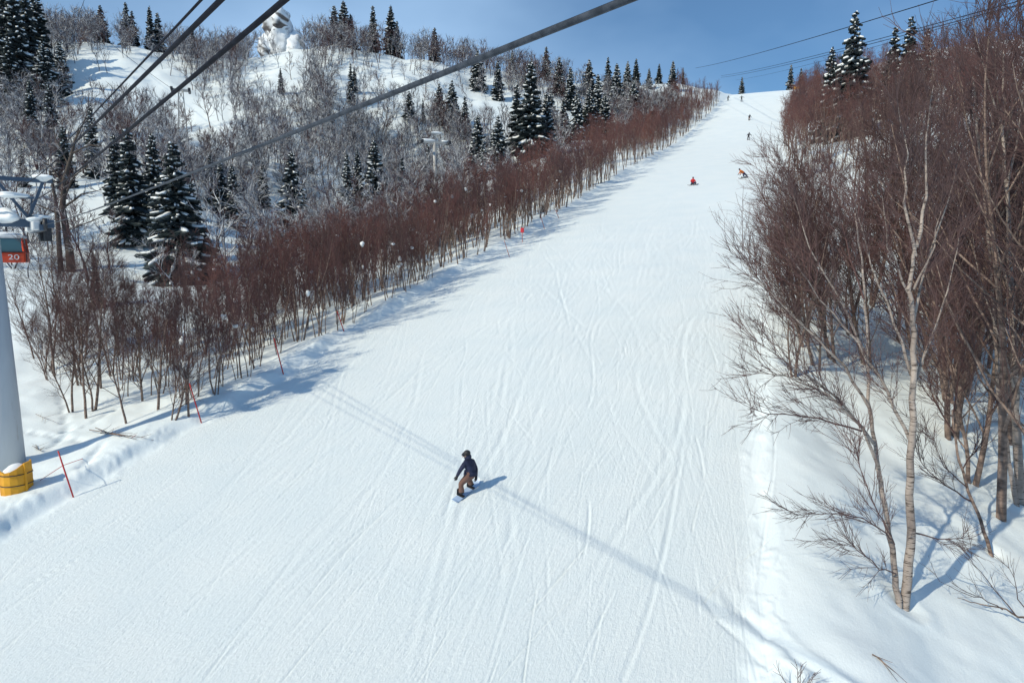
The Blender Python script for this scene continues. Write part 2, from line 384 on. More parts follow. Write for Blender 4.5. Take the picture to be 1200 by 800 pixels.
# the ridge a turning board threw up at the lower right
for off_, dep_, w_ in ((0, -0.06, 0.10), (0.28, 0.06, 0.14), (-0.3, 0.045, 0.13), (0.62, -0.04, 0.08)):
    pp = [hit(u, v) for u, v in ((838, 668), (848, 690), (866, 716), (896, 742), (930, 768), (975, 800), (1040, 850))]
    pa = np.array(pp)[:, :2]; sel = (gx > pa[:, 0].min() - 2) & (gx < pa[:, 0].max() + 2) & (gy > pa[:, 1].min() - 2) & (gy < pa[:, 1].max() + 2)
    X, Y = gx[sel], gy[sel]; best = np.full(X.shape, 9.0)
    for a, c in zip(pa[:-1], pa[1:]):
        dd_ = c - a; ll = np.hypot(*dd_); tt_ = ((X - a[0]) * dd_[0] + (Y - a[1]) * dd_[1]) / ll ** 2
        dist = ((X - a[0]) * dd_[1] - (Y - a[1]) * dd_[0]) / ll; m_ = (tt_ >= -0.03) & (tt_ <= 1.03) & (np.abs(dist) < np.abs(best)); best[m_] = dist[m_]
    fade_ = smooth(0.2, 2.0, np.hypot(X - pa[0, 0], Y - pa[0, 1]))
    gzv[sel] += fade_ * dep_ * np.exp(-((best - off_) / w_) ** 2) * (0.7 + 0.8 * vnoise(X / 0.35, Y / 0.35))
# the fresh groove behind the rider, the hollows round the nearest trunks
pp = np.array([hit(u, v) for u, v in ((541, 585), (552, 571), (566, 550), (584, 520), (600, 486), (612, 452), (618, 420))])[:, :2]
sel = (gx > pp[:, 0].min() - 1.5) & (gx < pp[:, 0].max() + 1.5) & (gy > pp[:, 1].min() - 1.5) & (gy < pp[:, 1].max() + 1.5); X, Y = gx[sel], gy[sel]; best = np.full(X.shape, 9.0)
for a, c in zip(pp[:-1], pp[1:]):
    dd_ = c - a; ll = np.hypot(*dd_); tt_ = ((X - a[0]) * dd_[0] + (Y - a[1]) * dd_[1]) / ll ** 2; dist = ((X - a[0]) * dd_[1] - (Y - a[1]) * dd_[0]) / ll
    m_ = (tt_ >= -0.02) & (tt_ <= 1.02) & (np.abs(dist) < np.abs(best)); best[m_] = dist[m_]
gzv[sel] += (-0.03 * np.exp(-(best / 0.10) ** 2) + 0.022 * np.exp(-((best - 0.22) / 0.09) ** 2) * (0.6 + vnoise(X / 0.2, Y / 0.2))) * (1 - smooth(6, 12, np.hypot(X - pp[0, 0], Y - pp[0, 1])))
for u, v, dep, w_ in ((1058, 703, 0.16, 0.32), (1164, 648, 0.12, 0.25), (1196, 585, 0.16, 0.35), (1110, 462, 0.2, 0.4)):
    p = hit(u, v); q_ = np.hypot(gx - p[0], gy - p[1]); gzv += -dep * np.exp(-(q_ / w_) ** 2) + 0.35 * dep * np.exp(-((q_ - 2.0 * w_) / (0.7 * w_)) ** 2) * (0.6 + vnoise(gx / 0.4, gy / 0.4))
# footprints and a drag line in the soft snow beside the pylon
for a, b, n_, dep, w_ in (((70, 460), (78, 505), 9, 0.16, 0.16), ((78, 505), (60, 522), 5, 0.16, 0.16), ((30, 505), (95, 516), 9, 0.12, 0.14), ((100, 498), (150, 470), 9, 0.14, 0.15), ((95, 545), (118, 520), 7, 0.14, 0.16)):
    for k in range(n_):
        f = k / (n_ - 1); p = hit(a[0] + (b[0] - a[0]) * f + (k % 2) * 2.5, a[1] + (b[1] - a[1]) * f)
        if p is None: continue
        gzv -= dep * np.exp(-(((gx - p[0]) / w_) ** 2 + ((gy - p[1]) / (w_ * 1.5)) ** 2))
nr, nc = RR.shape
i = np.arange(nr - 1)[:, None] * nc; j = np.arange(nc); j2 = (j + 1) % nc
quads = np.stack([i + j, i + j2, i + nc + j2, i + nc + j], 2).reshape(-1, 4)
Vg = np.stack([gx.ravel(), gy.ravel(), gzv.ravel()], 1)
Vg = np.vstack([Vg, [[0, 0, gz(0, 0)]]])
fan = np.stack([np.full(nc, nr * nc), j2, j], 1)
_gm = mesh_from('snow_ground', Vg, [quads[:, ::-1], fan[:, ::-1]], M_snow, smooth_=True)
_el, _er = xl(gy) + edge_wiggle(gy), xr(gy) + 0.6 * edge_wiggle(gy + 55.0)
_ga = _gm.attributes.new('groomed', 'FLOAT', 'POINT')
_ga.data.foreach_set('value', np.append((smooth(0, 0.5, gx - _el) * smooth(0, 0.5, _er - gx)).ravel(), 0.0).astype(np.float32))
ground = link('snow_ground', _gm)
add_prop(ground, 'white snow slope with a groomed piste running uphill between birches', 'ground', kind='structure')

# ------------------------------------------------------------------ trees
def unit(v): return v / max(np.linalg.norm(v), 1e-9)
def polyline(R, p, d, length, n, wob, lift):
    pts = [np.array(p, float)]; d = unit(np.array(d, float))
    for _ in range(n):
        d = unit(d + R.normal(0, wob, 3) + np.array([0, 0, lift])); pts.append(pts[-1] + d * length / n)
    return np.array(pts)
def side_dir(R, d, ang, az=None):
    h = np.array([0, 0, 1.0]) if abs(d[2]) < 0.9 else np.array([1.0, 0, 0])
    a = unit(np.cross(d, h)); b = np.cross(d, a); az = R.uniform(0, 6.283) if az is None else az
    return unit(d * math.cos(ang) + (a * math.cos(az) + b * math.sin(az)) * math.sin(ang))
class Sticks:
    def __init__(s): s.a, s.b, s.r, s.q = [], [], [], []
    def add(s, pts, r0, r1):
        n = len(pts) - 1; rr = np.linspace(r0, r1, n + 1)
        s.a.append(pts[:-1]); s.b.append(pts[1:]); s.r.append(rr[:-1]); s.q.append(rr[1:])
    def mesh(s, name, mat, sides):
        V, Q = prisms(np.concatenate(s.a), np.concatenate(s.b), np.concatenate(s.r), np.concatenate(s.q), sides)
        return V, Q
def grow(seed, H, r0, first=0.3, limbs=14, limb_len=0.35, ang=0.7, lift=0.12, subs=4, twigs=4, twig=(0.5, 0.9), twr=0.007, lean=(0, 0), wob=0.05,
         stems=1, tlift=0.06, sub_len=0.45, taper=0.75, sweep=(0, 0)):
    """A bare tree: stems and limbs in the first set of sticks, fine branches and twigs in the second."""
    R = np.random.default_rng(seed); T, C = Sticks(), Sticks()
    for s_ in range(stems):
        az0 = R.uniform(0, 6.28) if stems > 1 else 0; sp = 0.16 * (stems > 1)
        Hs = H * (1 if s_ == 0 else R.uniform(0.65, 0.95)); rs = r0 * (1 if s_ == 0 else 0.75)
        sw = np.array([sweep[0], sweep[1], 0.0])
        d0 = np.array([lean[0] + sp * math.cos(az0), lean[1] + sp * math.sin(az0), 1.0])
        nst = 12
        tr = polyline(R, (0.12 * math.cos(az0) * (stems > 1), 0.12 * math.sin(az0) * (stems > 1), -0.4), d0, Hs + 0.4, nst, wob, 0.03)
        T.add(tr, rs, rs * (1 - taper) * 0.35)
        for k in range(limbs):
            f = first + (1 - first) * (k + R.uniform(0, 0.9)) / limbs; f = min(f, 0.985)
            q = f * nst; i = min(int(q), nst - 1); p = tr[i] + (tr[i + 1] - tr[i]) * (q - i); td = unit(tr[i + 1] - tr[i])
            rl = rs * (1 - taper * f) * 0.42
            ln = Hs * limb_len * (1.05 - 0.75 * f) * R.uniform(0.7, 1.25)
            lb = polyline(R, p, unit(side_dir(R, td, ang * R.uniform(0.75, 1.2), k * 2.4 + R.uniform(-0.5, 0.5)) + sw), ln, 5, 0.09, lift)
            (T if rl > 0.018 else C).add(lb, max(rl, twr * 1.6), twr * 1.3)
            for m in range(subs):
                g = R.uniform(0.2, 1.0) * 4.99; a = int(g); p2 = lb[a] + (lb[a + 1] - lb[a]) * (g - a); ld = unit(lb[a + 1] - lb[a])
                sb = polyline(R, p2, side_dir(R, ld, R.uniform(0.35, 0.8)), ln * sub_len * R.uniform(0.6, 1.2), 3, 0.1, tlift)
                C.add(sb, twr * 1.5, twr)
                for t in range(twigs):
                    g = R.uniform(0.1, 1.0) * 2.99; a = int(g); p3 = sb[a] + (sb[a + 1] - sb[a]) * (g - a); sd = unit(sb[a + 1] - sb[a])
                    C.add(polyline(R, p3, side_dir(R, sd, R.uniform(0.3, 0.8)), R.uniform(*twig), 2, 0.1, tlift), twr, twr * 0.55)
        for t in range(twigs * 2):
            g = R.uniform(0.7, 1.0) * (nst - 0.01); a = int(g); p3 = tr[a] + (tr[a + 1] - tr[a]) * (g - a)
            C.add(polyline(R, p3, side_dir(R, unit(tr[a + 1] - tr[a]), R.uniform(0.25, 0.6)), R.uniform(*twig) * 1.2, 2, 0.1, tlift), twr, twr * 0.55)
    return T, C

class Kind:
    """A tree shape kept as two meshes, trunk and crown, for copies that share them."""
    def __init__(s, T, C, tm, cm, sides=5):
        s.t = T.mesh('t', tm, sides); s.c = C.mesh('c', cm, 3)
        s.tme = mesh_from('trunk', s.t[0], [s.t[1]], tm, smooth_=True); s.cme = mesh_from('crown', s.c[0], [s.c[1]], cm)
class Mass:
    """Many far trees gathered in one mesh."""
    def __init__(s): s.V, s.F, s.M, s.n = [], [], [], 0
    def put(s, V, Fs, mi, x, y, z, rz, sc, szz=None):
        c, n = math.cos(rz), math.sin(rz); W = np.empty_like(V)
        W[:, 0] = (V[:, 0] * c - V[:, 1] * n) * sc + x; W[:, 1] = (V[:, 0] * n + V[:, 1] * c) * sc + y; W[:, 2] = V[:, 2] * (szz or sc) + z
        s.V.append(W)
        for f in Fs: s.F.append(f + s.n); s.M.append(mi)
        s.n += len(V)
    def build(s, name, mats): return link(name, mesh_from(name, np.concatenate(s.V), s.F, mats, s.M))

# young birches of the belt on the left: slim, bare below, a red-brown broom of twigs above
belt_near = [Kind(*grow(100 + k, 7.0, 0.055, first=(0.25, 0.5, 0.42, 0.55, 0.2, 0.48)[k], limbs=(15, 11, 13, 10, 16, 12)[k], limb_len=(0.36, 0.26, 0.4, 0.24, 0.42, 0.3)[k], ang=(0.6, 0.45, 0.7, 0.4, 0.75, 0.5)[k], lift=0.14, subs=4, twigs=4, twig=(0.3, 0.65), twr=0.0062,
                        wob=(0.07, 0.035, 0.06, 0.03, 0.08, 0.045)[k], lean=(0.04, -0.05), stems=(2, 1, 3, 2, 2, 1)[k]), M_trunk, M_twig) for k in range(6)]
belt_far = [Kind(*grow(140 + k, 7.5, 0.085, first=0.42, limbs=9, limb_len=0.36, ang=0.55, lift=0.14, subs=3, twigs=3, twig=(0.5, 0.9), twr=0.012, wob=0.06, stems=1 + k % 2), M_trunk, M_twig, 4) for k in range(4)]
# broad birches of the right bank: limbs that sweep out and up
bank = [Kind(*grow(200 + k, 10.5, 0.11, first=0.18, limbs=20, limb_len=0.46, ang=0.78, lift=0.13, subs=8, twigs=6, twig=(0.35, 0.8), twr=0.0062, wob=0.05,
                   stems=1 + (k % 2), lean=(-0.05, 0)), M_trunk, M_twig) for k in range(6)]
sweepk = [Kind(*grow(220 + k, 9.5, 0.10, first=0.12, limbs=22, limb_len=0.50, ang=0.72, lift=0.10, subs=8, twigs=6, twig=(0.35, 0.8), twr=0.0062, wob=0.05,
                   stems=2, lean=(-0.16, -0.03), sweep=(-0.38, -0.12)), M_trunk, M_twig) for k in range(4)]
bank_far = [Kind(*grow(240 + k, 10.0, 0.10, first=0.25, limbs=14, limb_len=0.42, ang=0.65, lift=0.14, subs=4, twigs=4, twig=(0.5, 1.0), twr=0.012, wob=0.06), M_trunk, M_twig, 4) for k in range(4)]
# old bare trees of the hillside, snow on their boughs
hillk = [Kind(*grow(300 + k, 8.0, 0.13, first=0.22, limbs=10, limb_len=0.5, ang=0.85, lift=0.10, subs=4, twigs=4, twig=(0.5, 1.1), twr=0.02, wob=0.10, stems=1 + (k % 2)), *((M_htwig, M_htwig) if k % 3 else (M_rtwig, M_rtwig)), 4) for k in range(6)]
hillf = [Kind(*grow(340 + k, 8.0, 0.13, first=0.2, limbs=9, limb_len=0.5, ang=0.8, lift=0.10, subs=3, twigs=3, twig=(0.7, 1.3), twr=0.028, wob=0.10), M_htwig, M_htwig, 3) for k in range(4)]

def spruce_parts(seed, H=14.0, R0=2.4, snow=0.5, step=0.42, low=0.06):
    R = np.random.default_rng(seed)
    tr = np.array([[0, 0, -0.5], [0, 0, H * 0.5], [0, 0, H * 0.97]]); Tv, Tq = tube(tr, [0.2 * H / 14, 0.11 * H / 14, 0.02], 7)
    NV, NF, SV, SF = [], [], [], []; nv = sv = 0
    z = low * H
    while z < H * 0.99:
        f = z / H; n = int(round(5 + 4 * (1 - f)))
        for k in range(n):
            L = (R0 * (1 - f) ** 0.8 + 0.12) * R.uniform(0.55, 1.2) * (0.86 + 0.24 * math.sin(z * 2.3 + seed) ** 2); a = (k + R.uniform(-0.35, 0.35)) * 6.283 / n + z * 1.7
            ca, sa = math.cos(a), math.sin(a); zz = z + R.uniform(-0.3, 0.3)
            up0, dn = 0.28 - 0.35 * (1 - f), R.uniform(0.25, 0.65)
            def pos(t): return np.array([ca * L * t, sa * L * t, zz + L * (up0 * t - dn * t * t + 0.16 * t ** 4)])
            m = max(4, int(L * 7)); side = np.array([-sa, ca, 0])
            for t in np.linspace(0.15, 1.0, m):
                p = pos(t); dirn = unit(pos(min(t + 0.05, 1.05)) - pos(t - 0.05)); w = L * (0.42 * (1 - t) + 0.16) + 0.08
                for sg in (-1, 1):
                    tip = p + side * sg * w * R.uniform(0.7, 1.2) + dirn * w * 0.7 + np.array([0, 0, -w * R.uniform(0.15, 0.5)])
                    b = 0.10 + 0.05 * L
                    NV += [p - dirn * b, p + dirn * b, tip, (p * 0.45 + tip * 0.55) + np.array([0, 0, -0.16 - 0.06 * L])]
                    NF += [[nv, nv + 1, nv + 2], [nv, nv + 2, nv + 3], [nv + 1, nv + 3, nv + 2]]; nv += 4
            for side_ in ((0.0, R.uniform(-0.5, 0.5)) if L > 0.9 else (0.0,)):
              if R.random() < snow and L > 0.25:
                t0, t1 = R.uniform(0.25, 0.6), R.uniform(0.85, 1.06); wd = (0.07 + 0.085 * L) * R.uniform(0.5, 1.3); th = R.uniform(0.07, 0.20)
                ts = np.linspace(t0, t1, 4); ws = np.array([0.25, 1, 0.9, 0.2]) * wd
                for t, w in zip(ts, ws):
                    p = pos(t) + side * side_ * L * 0.55 * t + np.array([0, 0, 0.03 - 0.12 * abs(side_) * L]); w *= R.uniform(0.8, 1.2)
                    SV += [p - side * w + [0, 0, -0.55 * w], p - side * w * 0.5 + [0, 0, th], p + side * w * 0.5 + [0, 0, th * R.uniform(0.7, 1.2)], p + side * w + [0, 0, -0.55 * w]]
                for s_ in range(3):
                    for c in range(4):
                        SF.append([sv + s_ * 4 + c, sv + s_ * 4 + (c + 1) % 4, sv + s_ * 4 + 4 + (c + 1) % 4, sv + s_ * 4 + 4 + c])
                SF += [[sv + 3, sv + 2, sv + 1, sv], [sv + 12, sv + 13, sv + 14, sv + 15]]; sv += 16
        z += step * R.uniform(0.8, 1.2) * (0.75 + 0.5 * (1 - f))
    return (Tv, Tq), (np.array(NV), np.array(NF)), (np.array(SV), np.array(SF))
class Spruce:
    def __init__(s, seed, **k):
        t, n, w = spruce_parts(seed, **k); s.parts = (t, n, w)
        s.meshes = (('trunk', mesh_from('trunk', t[0], t[1], M_sbark)), ('crown', mesh_from('crown', np.concatenate([n[0], w[0]]), [n[1], w[1] + len(n[0])], [M_needle, M_snowcap], [0, 1])))
spruces = [Spruce(500, R0=2.5, snow=0.62), Spruce(501, R0=2.9, snow=0.75), Spruce(502, R0=2.1, snow=0.5), Spruce(503, R0=2.4, snow=0.35), Spruce(504, R0=1.7, snow=0.4), Spruce(505, R0=3.3, snow=0.85, low=0.02)]

def tree_thing(name, kind, loc, rz, sc, label, cat, group, sz=None):
    o = empty(name, loc, label, cat, group, rz); o.scale = (sc, sc, sz or sc)
    link('trunk', kind.tme, o); link('crown', kind.cme, o)
    return o
def spruce_thing(kind, loc, rz, H, label, group, wide=1.0):
    o = empty('spruce_tree', loc, label, 'spruce tree', group, rz); s = H / 14.0; o.scale = (s * wide, s * wide, s)
    for nm, me in kind.meshes: link(nm, me, o)
    return o

# --- spruces: pixel of the foot, height in the picture, shape, width, label
SPR = [
    ((212, 352), 182, 70, 1, 1.25, 'largest spruce on the left, snow caked on its wide low boughs, behind the birch belt'),
    ((158, 300), 150, 78, 3, 1.15, 'dark spruce close behind the left flank of the largest snow-caked spruce'),
    ((345, 286), 106, 106, 1, 1.15, 'snow-laden spruce standing alone behind the birch belt, right of a slender spruce'),
    ((276, 292), 98, 92, 2, 1.05, 'slender spruce with little snow between the largest spruce and a snow-laden one'),
    ((440, 242), 78, 118, 0, 1.15, 'spruce with a pointed snowy top left of the grey far pylon'),
    ((420, 236), 60, 122, 2, 0.9, 'thin dark spruce touching the left side of the spruce left of the far pylon'),
    ((622, 186), 112, 145, 0, 1.1, 'tallest spruce on the hillside between far pylon and piste, narrow and snow-streaked'),
    ((566, 222), 56, 130, 5, 0.95, 'broad bushy spruce just right of the grey far pylon, low above the birch belt'),
    ((676, 176), 68, 175, 5, 0.85, 'wide spruce heaped with snow right of the tallest hillside spruce'),
    ((700, 150), 62, 190, 0, 1.0, 'spruce with snow-streaked crown near the upper end of the birch belt'),
    ((788, 104), 32, 250, 0, 1.1, 'pointed spruce on the skyline above the upper end of the birch belt'),
    ((510, 88), 54, 216, 3, 1.2, 'tall dark spruce on the ridge right of the snowy knoll'),
    ((118, 418), 70, 52, 2, 0.9, 'small dark spruce half hidden among the nearest left birches'),
    ((996, 140), 122, 112, 1, 0.95, 'tall snowy spruce at the right edge of the piste, rising out of the birches'),
    ((972, 130), 74, 122, 0, 0.9, 'lower snowy spruce leaning on the left side of the tall right-hand spruce'),
    ((1064, 92), 72, 120, 3, 0.95, 'dark spruce on the right skyline, tallest of the cluster above the birch bank'),
    ((1046, 92), 60, 124, 3, 0.9, 'dark spruce at the left end of the cluster on the right skyline'),
    ((1084, 90), 56, 118, 0, 0.9, 'spruce with white boughs at the right end of the cluster on the right skyline'),
    ((869, 108), 17, 285, 4, 1.5, 'tiny lone spruce on the crest where the piste meets the sky'),
    ((926, 103), 27, 280, 3, 1.0, 'left one of two small spruces on the crest beside the yellow barrier'),
    ((938, 102), 22, 282, 3, 1.0, 'right one of two small spruces on the crest beside the yellow barrier'),
]
spr_xy = []; FRONT_ROW = []
def on_ray(px, py, d):
    p = at(px, py, d); return np.array([p[0], p[1], gz(p[0], p[1])])
for (px, py), hpx, d, kd, wide, lab in SPR:
    p = on_ray(px, py, d); top = at(px, py - hpx, d)[2]; H = max(4.0, top - p[2])
    spr_xy.append(p[:2]); spruce_thing(spruces[kd], p, rng.uniform(0, 6), H, lab, 'spruces that stand out singly', wide * 14 * 0.0 + wide)
# spruces of the ridges and slopes that look alike
def spruce_row(pts, label, group):
    for px, py, d, hpx, kd in pts:
        p = on_ray(px, py, d); H = max(3.5, at(px, py - hpx * 1.3, d)[2] - p[2])
        if hpx >= 44 and py > 120: FRONT_ROW.append((px, py, d))
        spr_xy.append(p[:2]); spruce_thing(spruces[kd], p, rng.uniform(0, 6), H, label, group, rng.uniform(0.9, 1.25))
spruce_row([(393, 68, 214, 46, 3), (404, 68, 212, 50, 0), (412, 70, 214, 40, 2), (438, 68, 212, 46, 3), (459, 68, 213, 46, 2), (466, 70, 220, 34, 3)], 'dark spruce on the skyline of the snowy knoll, one of a loose row', 'spruces along the knoll skyline')
spruce_row([(120, 54, 194, 36, 3), (150, 56, 196, 40, 0), (157, 58, 200, 34, 3), (178, 66, 202, 44, 2), (187, 68, 204, 40, 3), (228, 96, 190, 48, 2), (218, 92, 196, 36, 3)], 'dark spruce on the far left ridge between the white couloir and the snow-plastered rock', 'spruces along the left ridge')
spruce_row([(8, 62, 150, 60, 3), (20, 70, 150, 66, 0), (34, 66, 155, 60, 3), (46, 60, 160, 52, 2), (54, 110, 140, 46, 5), (14, 108, 140, 50, 3), (38, 150, 125, 44, 2), (60, 150, 120, 40, 3), (72, 96, 150, 36, 0)], 'spruce in the dark stand at the upper left corner of the hill', 'spruces of the upper left stand')
spruce_row([(600, 110, 225, 36, 0), (640, 108, 236, 40, 3), (655, 120, 215, 40, 0), (668, 140, 205, 46, 0), (690, 118, 225, 36, 5), (712, 112, 236, 34, 3), (722, 130, 215, 42, 0), (735, 112, 240, 30, 5), (745, 106, 255, 28, 3), (760, 112, 250, 24, 0), (772, 104, 262, 22, 3), (800, 106, 268, 20, 4), (584, 130, 200, 44, 3), (708, 168, 180, 44, 5), (645, 160, 180, 40, 5), (742, 140, 205, 34, 5)], 'snow-dusted spruce among bare trees on the slope above the birch belt', 'spruces on the upper slope')
spruce_row([(480, 152, 172, 34, 5), (496, 150, 174, 26, 4), (412, 128, 172, 40, 4), (416, 118, 178, 30, 4), (515, 130, 178, 24, 5), (560, 105, 205, 34, 5), (502, 205, 146, 26, 4), (150, 240, 100, 60, 3), (176, 262, 92, 60, 2), (240, 250, 108, 40, 4), (80, 240, 92, 70, 3), (110, 200, 105, 60, 4), (330, 120, 170, 30, 4), (365, 210, 130, 26, 4), (30, 240, 95, 50, 4)], 'small spruce scattered on the open snowy hillside below the knoll', 'spruces scattered on the hillside')
spruce_row([(250, 262, 100, 62, 2), (262, 280, 96, 70, 3), (310, 262, 112, 56, 2), (186, 300, 84, 110, 0), (140, 275, 84, 90, 3), (230, 330, 76, 90, 3), (560, 196, 150, 46, 0), (584, 205, 140, 52, 5), (606, 178, 155, 60, 3), (640, 190, 150, 62, 0), (660, 182, 165, 50, 1), (690, 172, 180, 52, 1), (472, 238, 122, 40, 4), (408, 246, 116, 50, 4), (530, 150, 176, 42, 5), (545, 160, 170, 36, 3)], 'mid-sized snowy spruce standing just behind the red-brown birch belt', 'spruces behind the birch belt')
spr_xy = np.array(spr_xy)

# --- the near birches that can be told apart, right of the piste
M_birch, _t, _b = new_mat('pale_birch_bark', 0.8)
_c1 = ramp(_t, noise(_t, 2.0, 5, stretch=(1, 1, 0.35)), [(0.32, (0.19, 0.155, 0.14)), (0.62, (0.42, 0.36, 0.32))])
_mk = ramp(_t, noise(_t, 5.0, 3, 0.7, stretch=(0.6, 0.6, 4.5)), [(0.36, (0.12, 0.09, 0.08)), (0.46, (1, 1, 1))])
_mm = N(_t, 'ShaderNodeMix', data_type='RGBA', blend_type='MULTIPLY'); _mm.inputs[0].default_value = 1.0
_t.links.new(_c1, _mm.inputs[6]); _t.links.new(_mk, _mm.inputs[7]); _t.links.new(_mm.outputs[2], _b.inputs['Base Color'])
bump(_t, _b, noise(_t, 9.0, 4, stretch=(0.6, 0.6, 3)), 0.02)

def traced_birch(label, stems, limbs, seed, twr=0.0055, subs=17, twigs=8, mat=None):
    """A birch along stems and limbs given as (pixel polyline, distances, radii)."""
    R = np.random.default_rng(seed); T, C = Sticks(), Sticks(); base = None
    h0 = hit(*stems[0][0][0]); sh = project(h0)[2] - stems[0][1] if h0 is not None else 0.0
    stems = [(a, b + sh, c + sh, d, e) for a, b, c, d, e in stems]; limbs = [(a, b + sh, c + sh, d) for a, b, c, d in limbs]
    for k, (px, d0, d1, r0, r1) in enumerate(stems):
        n = len(px); p = np.array([at(x, y, d0 + (d1 - d0) * i / (n - 1)) for i, (x, y) in enumerate(px)])
        if base is None: base = np.array([p[0][0], p[0][1], gz(p[0][0], p[0][1])])
        p[0][2] = min(p[0][2], gz(p[0][0], p[0][1]) - 0.25)
        dense = np.concatenate([p[i] + (p[i + 1] - p[i]) * np.linspace(0, 1, 5)[:-1, None] for i in range(n - 1)] + [p[-1:]])
        dense[1:-1] += R.normal(0, 0.018, (len(dense) - 2, 3)); T.add(dense - base, r0, r1)
    for (px, d0, d1, r0) in limbs:
        n = len(px); p = np.array([at(x, y, d0 + (d1 - d0) * i / (n - 1)) for i, (x, y) in enumerate(px)]) - base
        dense = np.concatenate([p[i] + (p[i + 1] - p[i]) * np.linspace(0, 1, 4)[:-1, None] for i in range(n - 1)] + [p[-1:]])
        dense[1:-1] += R.normal(0, 0.02, (len(dense) - 2, 3))
        (T if r0 > 0.03 else C).add(dense, r0, twr)
        ln = np.linalg.norm(np.diff(dense, axis=0), axis=1).sum(); m = len(dense) - 1
        for s_ in range(int(subs * max(0.5, ln / 2.5))):
            g = R.uniform(0.15, 1.0) * (m - 0.01); a = int(g); q = dense[a] + (dense[a + 1] - dense[a]) * (g - a); dd = unit(dense[a + 1] - dense[a])
            sb = polyline(R, q, side_dir(R, dd, R.uniform(0.35, 0.75)), R.uniform(0.5, 1.15) * min(1.3, ln * 0.42), 4, 0.09, 0.07); C.add(sb, twr * 1.5, twr)
            for t in range(twigs):
                g2 = R.uniform(0.1, 1) * 3.99; a2 = int(g2); q2 = sb[a2] + (sb[a2 + 1] - sb[a2]) * (g2 - a2)
                C.add(polyline(R, q2, side_dir(R, unit(sb[a2 + 1] - sb[a2]), R.uniform(0.3, 0.7)), R.uniform(0.25, 0.6), 2, 0.09, 0.07), twr, twr * 0.6)
    kd = Kind(T, C, mat or M_birch, M_twig, 9)
    o = empty('birch_tree', base, label, 'birch tree', 'birches of the right bank')
    link('trunk', kd.tme, o); link('crown', kd.cme, o)
    return o, base
nb, nb_base = traced_birch('nearest pale-barked birch, twin stems from one foot in the snow at lower right',
    [([(1060, 706), (1067, 640), (1066, 560), (1070, 470), (1071, 390), (1067, 340), (1074, 285)], 20.6, 21.0, 0.125, 0.04),
     ([(1054, 704), (1048, 660), (1036, 590), (1028, 540), (1018, 470), (1016, 400), (1012, 320), (1002, 250)], 20.5, 22.4, 0.085, 0.02)],
    [([(1048, 638), (1040, 625), (1010, 606), (970, 600), (930, 604)], 20.6, 19.6, 0.028), ([(1044, 628), (1030, 600), (1012, 560), (1000, 520)], 20.7, 20.2, 0.025),
     ([(1050, 672), (1030, 665), (1000, 640), (975, 628)], 20.6, 19.8, 0.022), ([(1070, 624), (1100, 632), (1140, 632)], 20.8, 20.5, 0.03),
     ([(1030, 548), (1010, 500), (970, 462), (920, 440), (870, 434)], 21.2, 20.0, 0.05), ([(1024, 520), (985, 470), (930, 430), (880, 395)], 21.3, 19.8, 0.045),
     ([(1020, 480), (990, 430), (940, 380), (890, 330), (868, 300)], 21.5, 20.5, 0.045), ([(1068, 520), (1040, 460), (1005, 400), (960, 350), (920, 290)], 21.0, 20.2, 0.05),
     ([(1010, 505), (960, 490), (900, 485), (878, 478)], 21.4, 20.0, 0.03),
     ([(1016, 420), (985, 350), (950, 290), (930, 230)], 21.8, 21.2, 0.04), ([(1068, 440), (1050, 380), (1020, 310), (1000, 230)], 21.0, 20.6, 0.045),
     ([(1068, 460), (1090, 400), (1110, 340), (1125, 270)], 21.0, 21.4, 0.045), ([(1070, 380), (1085, 310), (1110, 240), (1128, 170)], 21.1, 21.5, 0.04),
     ([(1012, 350), (990, 280), (975, 210)], 22.0, 21.6, 0.03), ([(1074, 290), (1086, 230), (1084, 160), (1094, 100)], 21.0, 21.3, 0.05), ([(1073, 300), (1060, 240), (1062, 180), (1052, 120)], 21.0, 20.8, 0.045), ([(1070, 340), (1095, 290), (1104, 230)], 21.0, 21.2, 0.035), ([(1068, 350), (1040, 290), (1034, 230)], 21.0, 20.6, 0.035)], 900)
nb2, nb2_base = traced_birch('thick pale birch trunk with dark bark rings at the right border, behind the nearest birch',
    [([(1196, 585), (1192, 520), (1189, 440), (1186, 350), (1182, 250), (1174, 150), (1176, 60)], 21.6, 22.0, 0.17, 0.02),
     ([(1200, 640), (1186, 560), (1172, 480), (1166, 400), (1160, 300), (1150, 200), (1140, 90)], 21.0, 22.4, 0.09, 0.025)],
    [([(1190, 460), (1170, 390), (1150, 330), (1135, 250)], 21.6, 21.0, 0.05), ([(1186, 350), (1165, 280), (1150, 200), (1140, 120)], 21.7, 21.3, 0.05), ([(1180, 220), (1195, 150), (1205, 60)], 21.8, 22, 0.05),
     ([(1176, 150), (1155, 90), (1140, 20)], 21.9, 21.5, 0.04), ([(1172, 480), (1145, 420), (1120, 370)], 21.4, 21, 0.03), ([(1188, 420), (1205, 350), (1215, 280)], 21.7, 22, 0.04), ([(1176, 130), (1168, 60), (1172, -10)], 21.9, 22, 0.03), ([(1175, 110), (1190, 50), (1196, -20)], 21.9, 22, 0.03), ([(1178, 190), (1160, 140), (1150, 60)], 21.9, 21.6, 0.03)], 901)
